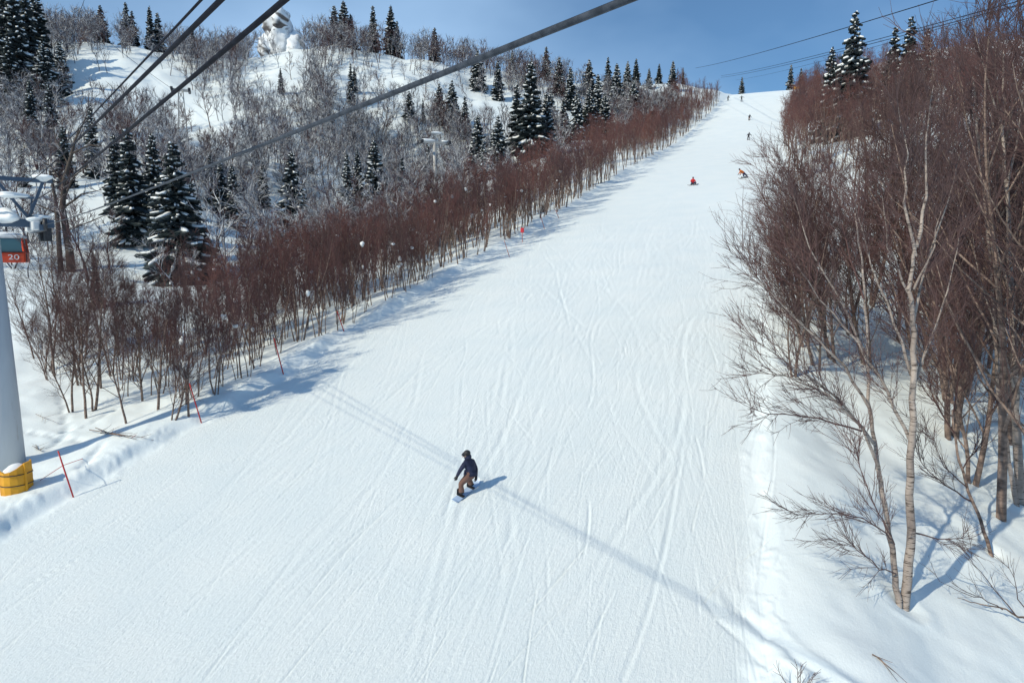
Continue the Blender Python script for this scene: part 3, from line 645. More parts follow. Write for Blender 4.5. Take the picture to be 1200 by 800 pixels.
nb3, _ = traced_birch('leaning bare birch whose low dark stem bends to the right, behind the nearest birch',
    [([(1164, 648), (1150, 610), (1134, 575), (1122, 530), (1116, 480)], 21.5, 22.2, 0.06, 0.03)],
    [([(1140, 588), (1110, 570), (1080, 545), (1072, 520)], 21.8, 21.5, 0.03), ([(1128, 550), (1150, 520), (1160, 480)], 22, 22, 0.025), ([(1120, 510), (1095, 470), (1085, 430)], 22.1, 21.8, 0.028), ([(1116, 490), (1125, 440), (1130, 390)], 22.2, 22.2, 0.028),
     ([(1132, 570), (1105, 545), (1085, 500)], 21.8, 21.4, 0.025)], 902, mat=M_trunk)
nb4, _ = traced_birch('low bare birch reaching in from the right border over smooth snow in the corner',
    [([(1230, 745), (1205, 728), (1180, 715), (1150, 708), (1122, 700)], 18.5, 18.6, 0.035, 0.008)],
    [([(1190, 720), (1165, 690), (1140, 660), (1120, 630)], 18.5, 18.8, 0.018), ([(1175, 714), (1150, 700), (1120, 690), (1100, 680)], 18.5, 18.4, 0.016), ([(1205, 726), (1190, 690), (1180, 650)], 18.5, 18.6, 0.018), ([(1212, 735), (1185, 745), (1165, 752)], 18.5, 18.3, 0.012)], 903, twr=0.0045, subs=7, twigs=4, mat=M_trunk)
bk5, _ = traced_birch('crooked bare birch with a hooked foot in the snow right of the nearest birch trunk',
    [([(1110, 462), (1106, 446), (1096, 420), (1084, 396), (1074, 360), (1078, 300), (1086, 220)], 29.5, 30, 0.13, 0.03), ([(1108, 452), (1110, 420), (1102, 380), (1108, 320), (1112, 250)], 29.5, 30, 0.08, 0.03)],
    [([(1080, 380), (1060, 330), (1050, 270)], 29.7, 29, 0.05), ([(1076, 330), (1095, 280), (1105, 220)], 29.8, 30, 0.05), ([(1106, 360), (1125, 310), (1135, 250)], 29.7, 30, 0.04), ([(1110, 300), (1120, 240), (1118, 180)], 29.8, 30, 0.04)], 904, twr=0.007, mat=M_trunk)

# --- the birches of the right bank
R = np.random.default_rng(31)
BANK = 'bare red-brown birch in the dense stand on the right bank of the piste'
count = 0; pts = []
for (px, py, sc_) in ((930, 440, .8), (947, 408, .95), (958, 431, .9), (967, 387, 1), (995, 392, 1), (915, 335, .5), (925, 300, .42), (935, 372, .9), (950, 340, .85), (980, 425, 1), (965, 300, .8), (1050, 397, 1.1), (1111, 470, 1), (1133, 445, 1.1), (1144, 422, 1.1), (1155, 428, 1.1), (1126, 431, 1.0), (1020, 430, 1), (1080, 430, 1.1)):
    p = hit(px, py); pts.append((p[0], p[1])); k = sweepk[count % 4]; count += 1
    tree_thing('birch_tree', k, p, R.uniform(-0.5, 0.5), sc_ * R.uniform(0.9, 1.1), BANK, 'birch tree', 'birches of the right bank')
for tries in range(60000):
    if count >= 118: break
    y = 20 + 120 * R.random() ** 1.5; dx = R.uniform(2.2, 30) if y > 40 else R.uniform(6.5, 24)
    x = xr(y) + dx
    if y > 42 and dx < 4.5 + 0.02 * y: continue
    u, v, d = project((x, y, -5))
    if not (-40 < u < 1330) or d < 17: continue
    if dx < 5 and y < 34: continue
    if np.hypot(x - nb_base[0], y - nb_base[1]) < 5.0: continue
    if y < 32 and u < 1120: continue
    if pts and np.min(np.hypot(np.array(pts)[:, 0] - x, np.array(pts)[:, 1] - y)) < (1.3 + y / 75): continue
    pts.append((x, y)); near = y < 62
    edge = dx < 7 and y < 42
    k = sweepk[R.integers(0, 4)] if edge else (bank if near else bank_far)[R.integers(0, 6 if near else 4)]
    s = R.uniform(0.72, 1.25) * (0.95 if edge else 1.1 if near else 1.0) * (1.18 if u > 1060 else 1.0)
    tree_thing('birch_tree', k, (x, y, gz(x, y)), R.uniform(-0.5, 0.5) if edge else R.uniform(0, 6.28), s, BANK, 'birch tree', 'birches of the right bank'); count += 1
print('bank birches', count)
thicket = Mass()
for tries in range(520):
    y = 95 + 175 * R.random(); x = xr(y) + 1.0 + abs(R.normal(0, 16)) + 1.0; k = bank_far[R.integers(0, 4)]; s = R.uniform(0.6, 0.95)
    u, v, d = project((x, y, gz(x, y)))
    if u > 1300: continue
    rz = R.uniform(0, 6.28); z = gz(x, y)
    thicket.put(k.t[0], [k.t[1]], 0, x, y, z, rz, s); thicket.put(k.c[0], [k.c[1]], 1, x, y, z, rz, s)

# --- the belt of young birches along the left edge
BELT = 'slim bare birch in the red-brown belt along the left edge of the piste'
clumpm = []
for k in range(3): clumpm.append(k)
count = 0; pts = []; clumps = []
APART = 'thin bare tree standing in deep snow between the gondola pylon and the birch belt'
for (px, py, hp) in ((56, 436, 140), (64, 440, 150), (84, 483, 130), (101, 490, 150), (112, 481, 160), (148, 496, 130), (130, 440, 130), (40, 420, 90), (92, 450, 140), (118, 455, 130), (165, 470, 140), (185, 480, 150), (202, 493, 140), (221, 488, 130), (75, 400, 120), (100, 420, 120)):
    p = hit(px, py); dd_ = project(p)[2]; s_ = 0.92 * hp * dd_ / FOC / 9.0; pts.append((p[0], p[1])); count += 1
    o = tree_thing('birch_tree', (bank if hp != 140 else sweepk)[count % 4], p, R.uniform(0, 6.28), s_, APART, 'birch tree', 'thin trees behind the pylon')
    o.rotation_euler = (R.normal(0, 0.05), R.normal(-0.08, 0.06), R.uniform(0, 6.28))
for tries in range(60000):
    if count >= 180: break
    y = 24 + 60 * R.random() ** 1.2; x = xl(y) - 0.9 - 15 * R.random() ** 1.3
    u, v, d = project((x, y, gz(x, y)))
    if u < -30 or (v > 470 and u < 215) or (u < 150 and v > 455) or (u < 34 and v > 380): continue
    if u < 120 and R.random() < 0.5: continue
    if pts and np.min(np.hypot(np.array(pts)[:, 0] - x, np.array(pts)[:, 1] - y)) < 0.5 + y / 130: continue
    pts.append((x, y)); near = y < 58; k = (belt_near if near else belt_far)[R.integers(0, 6 if near else 4)]
    o = tree_thing('birch_tree', k, (x, y, gz(x, y)), R.uniform(0, 6.28), R.uniform(0.5, 1.0), BELT, 'birch tree', 'birches of the left belt'); count += 1
    o.rotation_euler = (R.normal(0.05, 0.06), R.normal(0.04, 0.07), R.uniform(0, 6.28)) if near else o.rotation_euler
    if R.random() < 0.5: clumps.append((o, k))
print('belt birches', count)
for o, k in clumps:
    for c in range(int(R.integers(1, 3))):
        cand = k.t[0][(k.t[0][:, 2] > 2.0) & (k.t[0][:, 2] < 5.5)]; c_ = cand[R.integers(0, len(cand))]; b = MB().blob(tuple(c_), (R.uniform(0.10, 0.22), R.uniform(0.10, 0.22), R.uniform(0.11, 0.25)), int(R.integers(0, 999)), 0.13)
        b.build('snow_clump', M_snowcap, o, True)
for tries in range(880):
    y = 62 + 206 * R.random(); x = xl(y) - 0.8 - 16 * R.random() ** 1.2; k = belt_far[R.integers(0, 4)]; s = R.uniform(0.4, 1.04)
    rz = R.uniform(0, 6.28); z = gz(x, y)
    thicket.put(k.t[0], [k.t[1]], 0, x, y, z, rz, s); thicket.put(k.c[0], [k.c[1]], 1, x, y, z, rz, s)
for tries in range(230):
    y = 40 + 62 * R.random(); x = xl(y) - 0.7 - 13 * R.random() ** 1.1; k = belt_far[R.integers(0, 4)]; s = R.uniform(0.4, 0.85); rz = R.uniform(0, 6.28); z = gz(x, y)
    thicket.put(k.t[0], [k.t[1]], 0, x, y, z, rz, s); thicket.put(k.c[0], [k.c[1]], 1, x, y, z, rz, s)
for tries in range(150):
    y = 25 + 22 * R.random(); x = xl(y) - 0.8 - 11 * R.random(); u, v, d = project((x, y, gz(x, y)))
    if u < 130 or (v > 468 and u < 215): continue
    k = belt_near[R.integers(0, 6)]; s = R.uniform(0.45, 0.9); rz = R.uniform(0, 6.28); z = gz(x, y)
    thicket.put(k.t[0], [k.t[1]], 0, x, y, z, rz, s); thicket.put(k.c[0], [k.c[1]], 1, x, y, z, rz, s)
o = thicket.build('birch_thicket', [M_trunk, M_twig])
add_prop(o, 'red-brown birch thicket filling in between the trees on both sides of the piste', 'birch thicket', kind='stuff')

# --- the old bare tree beside the pylon head
def old_tree():
    o, b_ = traced_birch('dark old tree with a thick forked trunk and snowy boughs right of the pylon head',
        [([(84, 318), (80, 285), (73, 245), (75, 210), (84, 180), (92, 150)], 56, 56, 0.42, 0.08), ([(70, 305), (68, 265), (64, 230), (58, 200)], 55.6, 55, 0.26, 0.10)],
        [([(73, 245), (95, 228), (120, 222)], 56, 55, 0.13), ([(74, 215), (60, 195), (40, 185)], 56, 55, 0.12), ([(78, 270), (100, 262), (130, 250)], 56, 55, 0.10), ([(66, 250), (45, 240), (25, 235)], 55.6, 55, 0.10),
         ([(84, 180), (105, 170), (125, 172)], 56, 55, 0.09), ([(80, 192), (66, 165), (60, 140)], 56, 56, 0.09), ([(79, 282), (92, 290), (96, 300)], 56, 55.5, 0.07), ([(88, 165), (100, 140), (104, 120)], 56, 56, 0.08), ([(76, 230), (88, 205), (110, 190)], 56, 55, 0.1)], 950, twr=0.022, subs=5, twigs=4, mat=M_sbark)
    o.name = 'bare_tree'; o['category'] = 'bare tree'; o['group'] = 'bare trees of the hillside'
    for c in o.children:
        if c.name.startswith('crown'): c.data.materials.clear(); c.data.materials.append(M_htwig)
old_tree()
# --- bare trees of the hillside on the left
CLEAR = [([(165, 55), (185, 45), (215, 90), (235, 130), (260, 190), (225, 195), (190, 150), (120, 130), (95, 110)], 0.92), ([(60, 100), (110, 60), (140, 50), (150, 90), (170, 140), (130, 150), (70, 140)], 0.96),
         ([(380, 85), (440, 65), (530, 80), (600, 100), (560, 145), (450, 150), (390, 140)], 0.80), ([(200, 120), (280, 110), (290, 190), (210, 200)], 0.75), ([(295, 50), (360, 50), (368, 125), (285, 130)], 0.9), ([(60, 250), (160, 240), (165, 300), (60, 310)], 0.75)]
def inpoly(x, y, poly):
    c = False
    for (x1, y1), (x2, y2) in zip(poly, poly[1:] + poly[:1]):
        if (y1 > y) != (y2 > y) and x < (x2 - x1) * (y - y1) / (y2 - y1) + x1: c = not c
    return c
FRONT = [(px, py, d) for (px, py), h, d, kd, wd, lb in SPR[:10]] + [(510, 214, 128)] + FRONT_ROW
HILLT = 'bare snow-dusted tree on the wooded hillside across from the piste'
pool = []
for tries in range(11000):
    d = 45 + 235 * math.sqrt(R.random()); u = R.uniform(-60, 860); r = ray(u, 400); x, y = r[0] * d, r[1] * d
    if x > xl(y) - 10: continue
    z = gz(x, y); uu, v, dd = project((x, y, z))
    if v < 20 or v > 470 or (u < 130 and v > 330): continue
    dens = 0.62 + 0.9 * fbm(x / 30.0 + 40, y / 30.0, 2)
    if v < 100: dens = max(dens, 0.7)
    for poly, rej in CLEAR:
        if inpoly(uu, v, poly): dens *= 1 - rej; break
    if R.random() > dens: continue
    if any(abs(uu - a) < 20 and b - 4 < v < b + (55 if k_ < 11 else 26) and dd < c for k_, (a, b, c) in enumerate(FRONT)): continue
    if np.min(np.hypot(spr_xy[:, 0] - x, spr_xy[:, 1] - y)) < 1.2: continue
    pool.append((dd, x, y, z))
pool.sort(); print('hill trees', len(pool))
hmass = Mass()
for n_, (dd, x, y, z) in enumerate(pool[:2600]):
    rz = R.uniform(0, 6.28); s = R.uniform(0.55, 1.1)
    if n_ < 270: tree_thing('bare_tree', hillk[R.integers(0, 6)], (x, y, z), rz, s, HILLT, 'bare tree', 'bare trees of the hillside')
    else:
        k = hillf[R.integers(0, 4)]; mi = int(R.random() < 0.2 + 0.3 * (dd > 185)); hmass.put(k.t[0], [k.t[1]], mi, x, y, z, rz, s); hmass.put(k.c[0], [k.c[1]], mi, x, y, z, rz, s)
o = hmass.build('hillside_forest', [M_htwig, M_rtwig])
add_prop(o, 'far bare forest with snow-dusted boughs covering the upper hillside', 'forest', kind='stuff')

# ------------------------------------------------------------------ gondola line
M_steel = mottled('blue_grey_paint', (0.045, 0.075, 0.125), (0.075, 0.115, 0.175), 1.5, 0.5, 0.2)
M_shaft, _t, _b = new_mat('pylon_paint', 0.55)
_f = ramp(_t, noise(_t, 1.2, 5, stretch=(1, 1, 0.25)), [(0.3, (0.40, 0.43, 0.46)), (0.7, (0.50, 0.53, 0.56))])
_s = ramp(_t, noise(_t, 3.5, 6, 0.7, stretch=(1.6, 1.6, 0.2)), [(0.62, (1, 1, 1)), (0.74, (0.62, 0.5, 0.42))])
_m = N(_t, 'ShaderNodeMix', data_type='RGBA', blend_type='MULTIPLY'); _m.inputs[0].default_value = 0.7
_t.links.new(_f, _m.inputs[6]); _t.links.new(_s, _m.inputs[7]); _t.links.new(_m.outputs[2], _b.inputs['Base Color'])
M_dark = mottled('dark_metal', (0.02, 0.022, 0.03), (0.045, 0.05, 0.06), 6.0, 0.5, 0.3)
M_white = mottled('weathered_white_cover', (0.52, 0.55, 0.58), (0.68, 0.70, 0.72), 2.0, 0.5)
M_galv = mottled('weathered_galvanised_steel', (0.34, 0.345, 0.35), (0.48, 0.48, 0.47), 1.2, 0.6, 0.3)
M_rope, _t, _b = new_mat('steel_wire_rope', 0.6, 0.0)
_t.links.new(ramp(_t, noise(_t, 24.0, 3, stretch=(1, 1, 1)), [(0.35, (0.025, 0.032, 0.045)), (0.65, (0.06, 0.072, 0.095))]), _b.inputs['Base Color'])
M_rope_dark = mottled('greased_cable', (0.006, 0.007, 0.013), (0.014, 0.016, 0.026), 14.0, 0.7)
M_rope_dark.node_tree.nodes['Principled BSDF'].inputs['Specular IOR Level'].default_value = 0.08
M_rope.node_tree.nodes['Principled BSDF'].inputs['Specular IOR Level'].default_value = 0.15
M_red = mottled('red_gondola_paint', (0.62, 0.055, 0.015), (0.72, 0.075, 0.02), 2.0, 0.35)
M_glass, _t, _b = new_mat('tinted_cabin_glass', 0.08, 0.0, (0.05, 0.13, 0.17), 0.8)
M_txt = new_mat('white_lettering', 0.5, 0.0, (0.8, 0.8, 0.8))[0]
M_yellow = mottled('yellow_padding', (0.60, 0.27, 0.01), (0.74, 0.36, 0.015), 1.8, 0.6, bd=0.02)
M_polered = mottled('red_marker_pole', (0.42, 0.02, 0.025), (0.56, 0.035, 0.04), 5.0, 0.5)
M_polepale = mottled('faded_red_pole', (0.45, 0.16, 0.13), (0.58, 0.26, 0.2), 5.0, 0.6)

CR, CA = Vector((cY, sY, 0)), Vector((-sY, cY, 0))     # to the right of the picture and away from the camera, level
ARM = (CR * 0.76 + CA * 0.65).normalized(); ALONG = Vector((-ARM.y, ARM.x, 0))
pb = hit(8, 545); pd = project(pb)[2]
ptop = at(6, 262, pd)[2]; PH = ptop - pb[2]
pylon = empty('gondola_pylon', pb, 'pale grey tubular gondola pylon with blue crossarm and snow caps at the left border', 'pylon')
V, F = tube([(0, 0, -0.6), (0, 0, 2.2), (0, 0, 2.24), (0, 0, PH)], [0.66, 0.60, 0.60, 0.38], 28)
link('shaft', mesh_from('shaft', V, F, M_shaft, smooth_=True), pylon)
for z in (2.2, 5.6):
    b = MB(); b.rod((0, 0, z - 0.07), (0, 0, z + 0.07), 0.64 - 0.026 * z, seg=28); b.build('flange', M_shaft, pylon)
def P(u, w, z): return ARM * (u * 0.66) + ALONG * w + Vector((0, 0, PH + z))
b = MB(); b.bar(P(-3.2, 0, 0), P(3.35, 0, 0), 0.26, 0.32); b.build('crossarm', M_steel, pylon)
b = MB(); b.bar(P(-3.2, 0.1, 1.72), P(3.45, 0.1, 1.72), 0.14, 0.16); b.bar(P(2.1, 0.1, 0.2), P(2.95, 0.1, 1.66), 0.11, 0.11); b.bar(P(2.1, 0.0, 0.2), P(0.6, 0, 1.66), 0.11, 0.11)
b.bar(P(-2.1, 0, 0.2), P(-2.95, 0, 1.66), 0.11, 0.11); b.bar(P(-2.1, 0, 0.2), P(-0.6, 0, 1.66), 0.11, 0.11); b.build('lifting_frame', M_steel, pylon)
b = MB(); b.bar(P(-1.2, -0.7, 0.95), P(2.3, -0.7, 0.95), 0.3, 0.07); b.bar(P(2.2, -0.7, 0.95), P(2.2, 0, 0.25), 0.06, 0.06); b.bar(P(0.4, -0.7, 0.95), P(0.4, 0, 0.25), 0.06, 0.06); b.build('catwalk', M_steel, pylon)
for u, z in ((2.45, -0.22), (-2.45, -0.22)):
    b = MB(); b.bar(P(u, -1.6, z), P(u, 1.6, z), 0.16, 0.22); t_ = b.build('sheave_train', M_steel, pylon)
    for k in range(6):
        w = -1.5 + 0.6 * k; c = P(u + 0.17, w, z + 0.12); b = MB(); b.rod(c - ARM * 0.06, c + ARM * 0.06, 0.25, seg=20); b.rod(c - ARM * 0.08, c + ARM * 0.08, 0.08, seg=12); b.build('sheave_wheel', M_dark, t_, True)
    for w, s_ in ((-1.0, 0.9), (0.75, 1.0)):
        b = MB(); b.box(P(u - 0.22, w, z + 0.08), (0.26, s_, 0.34), Matrix.Rotation(math.atan2(ALONG.y, ALONG.x) - math.pi / 2, 3, 'Z'), 0.05); b.build('sheave_cover', M_white, t_)
    b = MB(); b.bar(P(u + 0.55, 1.5, z - 0.45), P(u + 0.55, 1.5, z + 0.5), 0.12, 0.34); b.bar(P(u + 0.75, 1.2, z - 0.45), P(u + 0.75, 1.2, z + 0.45), 0.1, 0.3); b.build('rope_catcher', M_dark, t_)
for u, w, z, sx, sz in ((3.0, 0.1, 1.83, 0.5, 0.15), (1.3, -0.7, 1.02, 0.7, 0.10), (1.0, 0, 0.26, 0.7, 0.30), (2.75, 0.2, 0.22, 0.45, 0.16), (2.2, -0.9, 0.1, 0.4, 0.12)):
    b = MB(); b.blob(P(u, w, z), (sx * 0.8, sx * 0.7, sz), int(u * 10), 0.13, 3); b.build('snow_cap', M_snowcap, pylon, True)

# yellow safety mat round the foot, filled with snow
mp = hit(20, 572); mat_ = empty('safety_mat', mp, 'yellow padded safety mat round the foot of the gondola pylon, snow heaped inside', 'safety mat')
th = np.radians(np.array([205, 235, 262, 285, 310, 338, 20, 60])) + YAW
prof_pts = np.array([[math.cos(a) * 0.66, math.sin(a) * 0.66] for a in th]); hts = np.array([1.0, 0.98, 0.9, 0.95, 1.08, 1.28, 1.3, 1.25])
bm = bmesh.new(); cols = []
for (x, y), h in zip(prof_pts, hts):
    k = 0.9
    cols.append([bm.verts.new(v) for v in ((x, y, -0.35), (x * 1.02, y * 1.02, h * 0.5), (x, y, h), (x * k, y * k, h), (x * k, y * k, -0.35))])
for a, c in zip(cols, cols[1:]):
    for i_ in range(4): bm.faces.new((a[i_], c[i_], c[i_ + 1], a[i_ + 1]))
for e_ in (cols[0], cols[-1]): bm.faces.new(e_)
bmesh.ops.recalc_face_normals(bm, faces=bm.faces)
me = bpy.data.meshes.new('padding'); bm.to_mesh(me); bm.free(); me.materials.append(M_yellow); link('padding', me, mat_)
for h in (0.28, 0.78):
    V, F = tube([(x * 1.04, y * 1.04, h) for x, y in prof_pts], 0.02, 6); link('strap', mesh_from('strap', V, F, M_dark), mat_)
x, y = prof_pts[5]; b = MB(); b.bar((x * 1.05, y * 1.05, -0.2), (x * 1.05, y * 1.05, 1.3), 0.07, 0.09); b.build('corner_seam', M_yellow, mat_)
b = MB(); b.blob((0, 0, 0.75), (0.57, 0.57, 0.42), 4, 0.05, 3); b.build('snow_fill', M_snowcap, mat_, True); mat_.scale = (0.78, 0.78, 0.78)

# ropes overhead: each from the pylon head past the camera
def rope(a, b, ext0, ext1, r, mat, label, sag=0.0, n=40, name='haul_rope'):
    A, B = at(*a), at(*b); t = np.linspace(-ext0, 1 + ext1, n)[:, None]; pts = A + (B - A) * t
    pts[:, 2] -= sag * 4 * (t[:, 0] * (1 - t[:, 0])) * (t[:, 0] > 0)
    mid = pts[n // 2]; V, F = tube(pts - mid, r, 10); o = link(name, mesh_from(name, V, F, mat, smooth_=True), None, mid)
    return add_prop(o, label, 'cable', 'cables of the lifts')
rope((58, 262, 24.5), (735, 0, 1.7), 1.2, 0.07, 0.0106, M_rope, 'thick grey wire rope crossing the hillside from the pylon to the top centre', 0.06)
rope((40, 235, 24.5), (334, 0, 2.6), 1.2, 0.11, 0.0122, M_rope_dark, 'rightmost of the three dark cables fanning out from the pylon at upper left', 0.08)
rope((30, 215, 24.5), (259, 0, 2.1), 1.0, 0.07, 0.0088, M_rope_dark, 'middle dark cable of three at upper left, thicker than its left neighbour', 0.08)
rope((25, 213, 24.5), (236, 0, 2.8), 1.0, 0.10, 0.0056, M_rope_dark, 'thinnest dark cable at upper left, just left of a thicker one', 0.08)
rope((815, 80, 255), (1112, -4, 60), 0.0, 0.35, 0.045, M_rope_dark, 'highest of the thin cables running over the piste crest to the upper right', 0.6)
rope((845, 89, 255), (1130, 19, 60), 0.0, 0.35, 0.035, M_rope_dark, 'upper strand of the close cable pair over the piste crest', 0.6)
rope((845, 91, 255), (1130, 23, 60), 0.0, 0.35, 0.035, M_rope_dark, 'lower strand of the close cable pair over the piste crest', 0.6)
rope((862, 94, 258), (985, 66, 100), 0.0, 0.6, 0.02, M_rope_dark, 'faintest and lowest thin cable over the piste crest', 0.4)
rope((112, 36, 196), (213, 112, 118), 0.0, 0.0, 0.035, M_rope_dark, 'thin cable between the two far pylons on the left hillside', 0.5)
rope((88, 30, 190), (101, -6, 160), 0.2, 0.2, 0.05, M_rope_dark, 'short piece of thin cable at the top edge over the far left ridge', 0.0)

# the cabin behind the pylon
RA, RB = at(40, 235, 24.5), at(334, 0, 2.6); q = RA + (RB - RA) * (-(40 - 24.5) / (24.5 - 2.6))
cab = empty('gondola_cabin', Vector(q) - CR * 1.05, 'red gondola cabin with white number 20 below dark windows, hanging behind the pylon head', 'gondola cabin', None, math.atan2(-q[0], q[1]) - 0.12)
cz = -3.1; HW = 0.93
b = MB(); b.box((0, 0, cz + 0.33), (HW * 2, 1.7, 0.62), bev=0.09); b.build('lower_panel', M_red, cab)
for sx in (-1, 1):
    for sy in (-1, 1):
        b = MB(); b.bar((sx * (HW - 0.06), sy * 0.78, cz + 0.6), (sx * (HW - 0.14), sy * 0.7, cz + 1.45), 0.1, 0.1); b.build('window_pillar', M_red, cab)
b = MB(); b.box((0, 0, cz + 1.02), (HW * 2 - 0.22, 1.5, 0.82), bev=0.05); b.build('window', M_glass, cab)
b = MB(); b.box((0, 0, cz + 1.52), (HW * 2 - 0.1, 1.6, 0.18), bev=0.07); b.build('roof', M_white, cab)
b = MB(); b.blob((0, 0, cz + 1.66), (0.8, 0.7, 0.16), 3, 0.05); b.build('snow_cap', M_snowcap, cab, True)
b = MB(); b.bar((0, 0, cz + 1.6), (0, 0, -0.12), 0.09, 0.09); b.box((0, 0, 0), (0.18, 0.5, 0.2), bev=0.03); b.build('hanger', M_dark, cab)
b = MB(); b.box((0, -0.86, cz + 0.64), (HW * 2 - 0.1, 0.06, 0.06)); b.box((HW - 0.02, -0.5, cz + 0.3), (0.08, 0.3, 0.5), bev=0.02); b.build('bumper_rail', M_dark, cab)
fc = bpy.data.curves.new('number', 'FONT'); fc.body = '20'; fc.size = 0.42; fc.extrude = 0.008; fc.align_x = 'CENTER'; fc.materials.append(M_txt)
fo = bpy.data.objects.new('number', fc); COL.objects.link(fo)
fm = bpy.data.meshes.new_from_object(fo.evaluated_get(bpy.context.evaluated_depsgraph_get())); bpy.data.objects.remove(fo); fo = link('number', fm, cab); fo.location = (0.36, -0.865, cz + 0.2); fo.rotation_euler = (math.pi / 2, 0, 0); fo.scale = (1.35, 1, 1)

# far pylons on the hillside
def far_pylon(px, py, d, top, arm, lab, lattice=False, rot=0.0):
    p = on_ray(px, py, d); H = at(px, top, d)[2] - p[2]
    o = empty('lift_pylon', p, lab, 'pylon', 'far pylons', YAW + rot)
    if lattice:
        b = MB()
        for sx, sy in ((-1, -1), (1, -1), (1, 1), (-1, 1)): b.rod((sx * 0.9, sy * 0.9, -1), (sx * 0.35, sy * 0.35, H), 0.07, seg=6)
        n = 6
        for k in range(n):
            for (ax, ay), (bx, by) in (((-1, -1), (1, -1)), ((1, -1), (1, 1)), ((1, 1), (-1, 1)), ((-1, 1), (-1, -1))):
                w0, w1 = 0.9 - 0.55 * k / n, 0.9 - 0.55 * (k + 1) / n
                b.rod((ax * w0, ay * w0, H * k / n), (bx * w1, by * w1, H * (k + 1) / n), 0.035, seg=5); b.rod((bx * w0, by * w0, H * k / n), (ax * w1, ay * w1, H * (k + 1) / n), 0.035, seg=5)
        b.build('lattice_mast', M_galv, o)
    else:
        b = MB(); b.rod((0, 0, -1), (0, 0, H), 0.42, 0.3, 14); b.rod((0, 0, -1), (0, 0, 1.4), 0.75, 0.65, 14); b.build('shaft', M_galv, o, True)
        b = MB(); b.bar((-1.1, 0.5, -0.5), (-0.35, 0, H * 0.45), 0.08, 0.08); b.bar((0.55, 0.1, 0), (0.45, 0.1, H), 0.06, 0.06); b.build('ladder', M_dark, o)
    b = MB(); b.box((0, 0, H), (arm, 0.45, 0.4)); b.build('crossarm', M_galv, o)
    for s_ in (-1, 1):
        b = MB(); b.bar((s_ * arm * 0.46, -1.5, H - 0.25), (s_ * arm * 0.46, 1.5, H - 0.05), 0.3, 0.35)
        for k in range(4): b.rod((s_ * arm * 0.46 - 0.2, -1.2 + 0.8 * k, H), (s_ * arm * 0.46 + 0.2, -1.2 + 0.8 * k, H), 0.25, seg=10)
        b.build('sheave_train', M_dark, o)
    if not lattice:
        b = MB(); b.bar((-arm * 0.25, 0, H + 0.2), (0, 0, H + 1.6), 0.12, 0.12); b.bar((arm * 0.25, 0, H + 0.2), (0, 0, H + 1.6), 0.12, 0.12); b.bar((-1.3, 0, H + 1.6), (1.6, 0, H + 1.6), 0.14, 0.14); b.build('lifting_frame', M_galv, o)
        b = MB(); b.blob((0.4, 0, H + 1.8), (1.1, 0.22, 0.2), 3, 0.12); b.build('snow_cap', M_snowcap, o, True)
        b = MB(); b.blob((-arm * 0.2, 0, H + 0.3), (arm * 0.28, 0.3, 0.26), 5, 0.12); b.build('snow_cap', M_snowcap, o, True)
        b = MB(); b.blob((arm * 0.36, 0, H + 0.25), (arm * 0.12, 0.4, 0.24), 9, 0.12); b.build('snow_cap', M_snowcap, o, True)
far_pylon(510, 222, 128, 168, 5.6, 'grey far pylon with snow-capped crossarm rising from the birch belt in the middle', rot=0.35)
far_pylon(216, 186, 120, 108, 3.0, 'pale lattice pylon on the white couloir below the left ridge', True, 0.4)
far_pylon(109, 53, 194, 30, 3.4, 'small pale pylon on the left ridge at the head of the couloir', True, 0.2)

# ------------------------------------------------------------------ marker poles, signs, ropes beside the piste
def pole(bot, top, r, mat, lab, name='marker_pole', d=None):
    p = hit(*bot) if d is None else on_ray(*bot, d); dd = project(p)[2]; t = at(top[0], top[1], dd - 0.3); a = Vector(p); v = Vector(t) - a
    V, F = tube([v * -0.12, v * 0.5, v], [r, r, r * 0.9], 8); o = link(name, mesh_from(name, V, F, mat, smooth_=True), None, a)
    return add_prop(o, lab, 'marker pole', 'red poles along the left edge')
pole((86, 582), (68, 528), 0.028, M_polered, 'red pole right of the yellow mat, nearest one, tilted to the left')
pole((236, 495), (222, 449), 0.028, M_polered, 'red pole in front of the nearest birches, second up from the yellow mat')
pole((332, 438), (321, 396), 0.03, M_polered, 'red pole among the birch trunks, third up from the yellow mat')
pole((403, 388), (395, 364), 0.03, M_polered, 'short red pole deep among the birch trunks, fourth up from the yellow mat')
pole((597, 301), (591, 282), 0.03, M_polepale, 'faded red pole left of the small red sign')
pole((638, 268), (633, 251), 0.035, M_polepale, 'faded red pole just right of the small red sign')
pole((655, 256), (651, 246), 0.04, M_polepale, 'small faded pole farther up, right of the red sign and its neighbour')
sg = hit(612, 284); so = empty('trail_sign', sg, 'small red board on a thin post among birches at the left edge', 'sign', None, YAW)
sk = project(sg)[2] / FOC
b = MB(); b.rod((0, 0, -0.3), (0, 0, 16 * sk), 0.035); b.build('post', M_polepale, so)
b = MB(); b.box((0, -0.06, 14 * sk), (4 * sk, 0.04, 5.5 * sk), bev=0.01); b.build('board', mottled('red_sign_paint', (0.62, 0.03, 0.05), (0.72, 0.05, 0.07), 5.0, 0.5), so)
A1 = at(74, 545, project(hit(86, 582))[2] - 0.2); pts = [at(-40, 613, 24.5), at(0, 590, 25.2), at(40, 567, 25.8), A1, at(100, 536, 27.6), at(125, 529, 28.6), hit(160, 512) + [0, 0, 0.1]]
V, F = tube(np.array(pts) - pts[0], 0.011, 6); add_prop(link('boundary_rope', mesh_from('boundary_rope', V, F, M_polered), None, pts[0]), 'thin red boundary rope tied to the nearest red pole beside the yellow mat', 'rope')
cb = on_ray(936, 103, 272); co = empty('crash_barrier', cb, 'tiny yellow barrier on the crest at the top right of the piste', 'barrier', None, YAW)
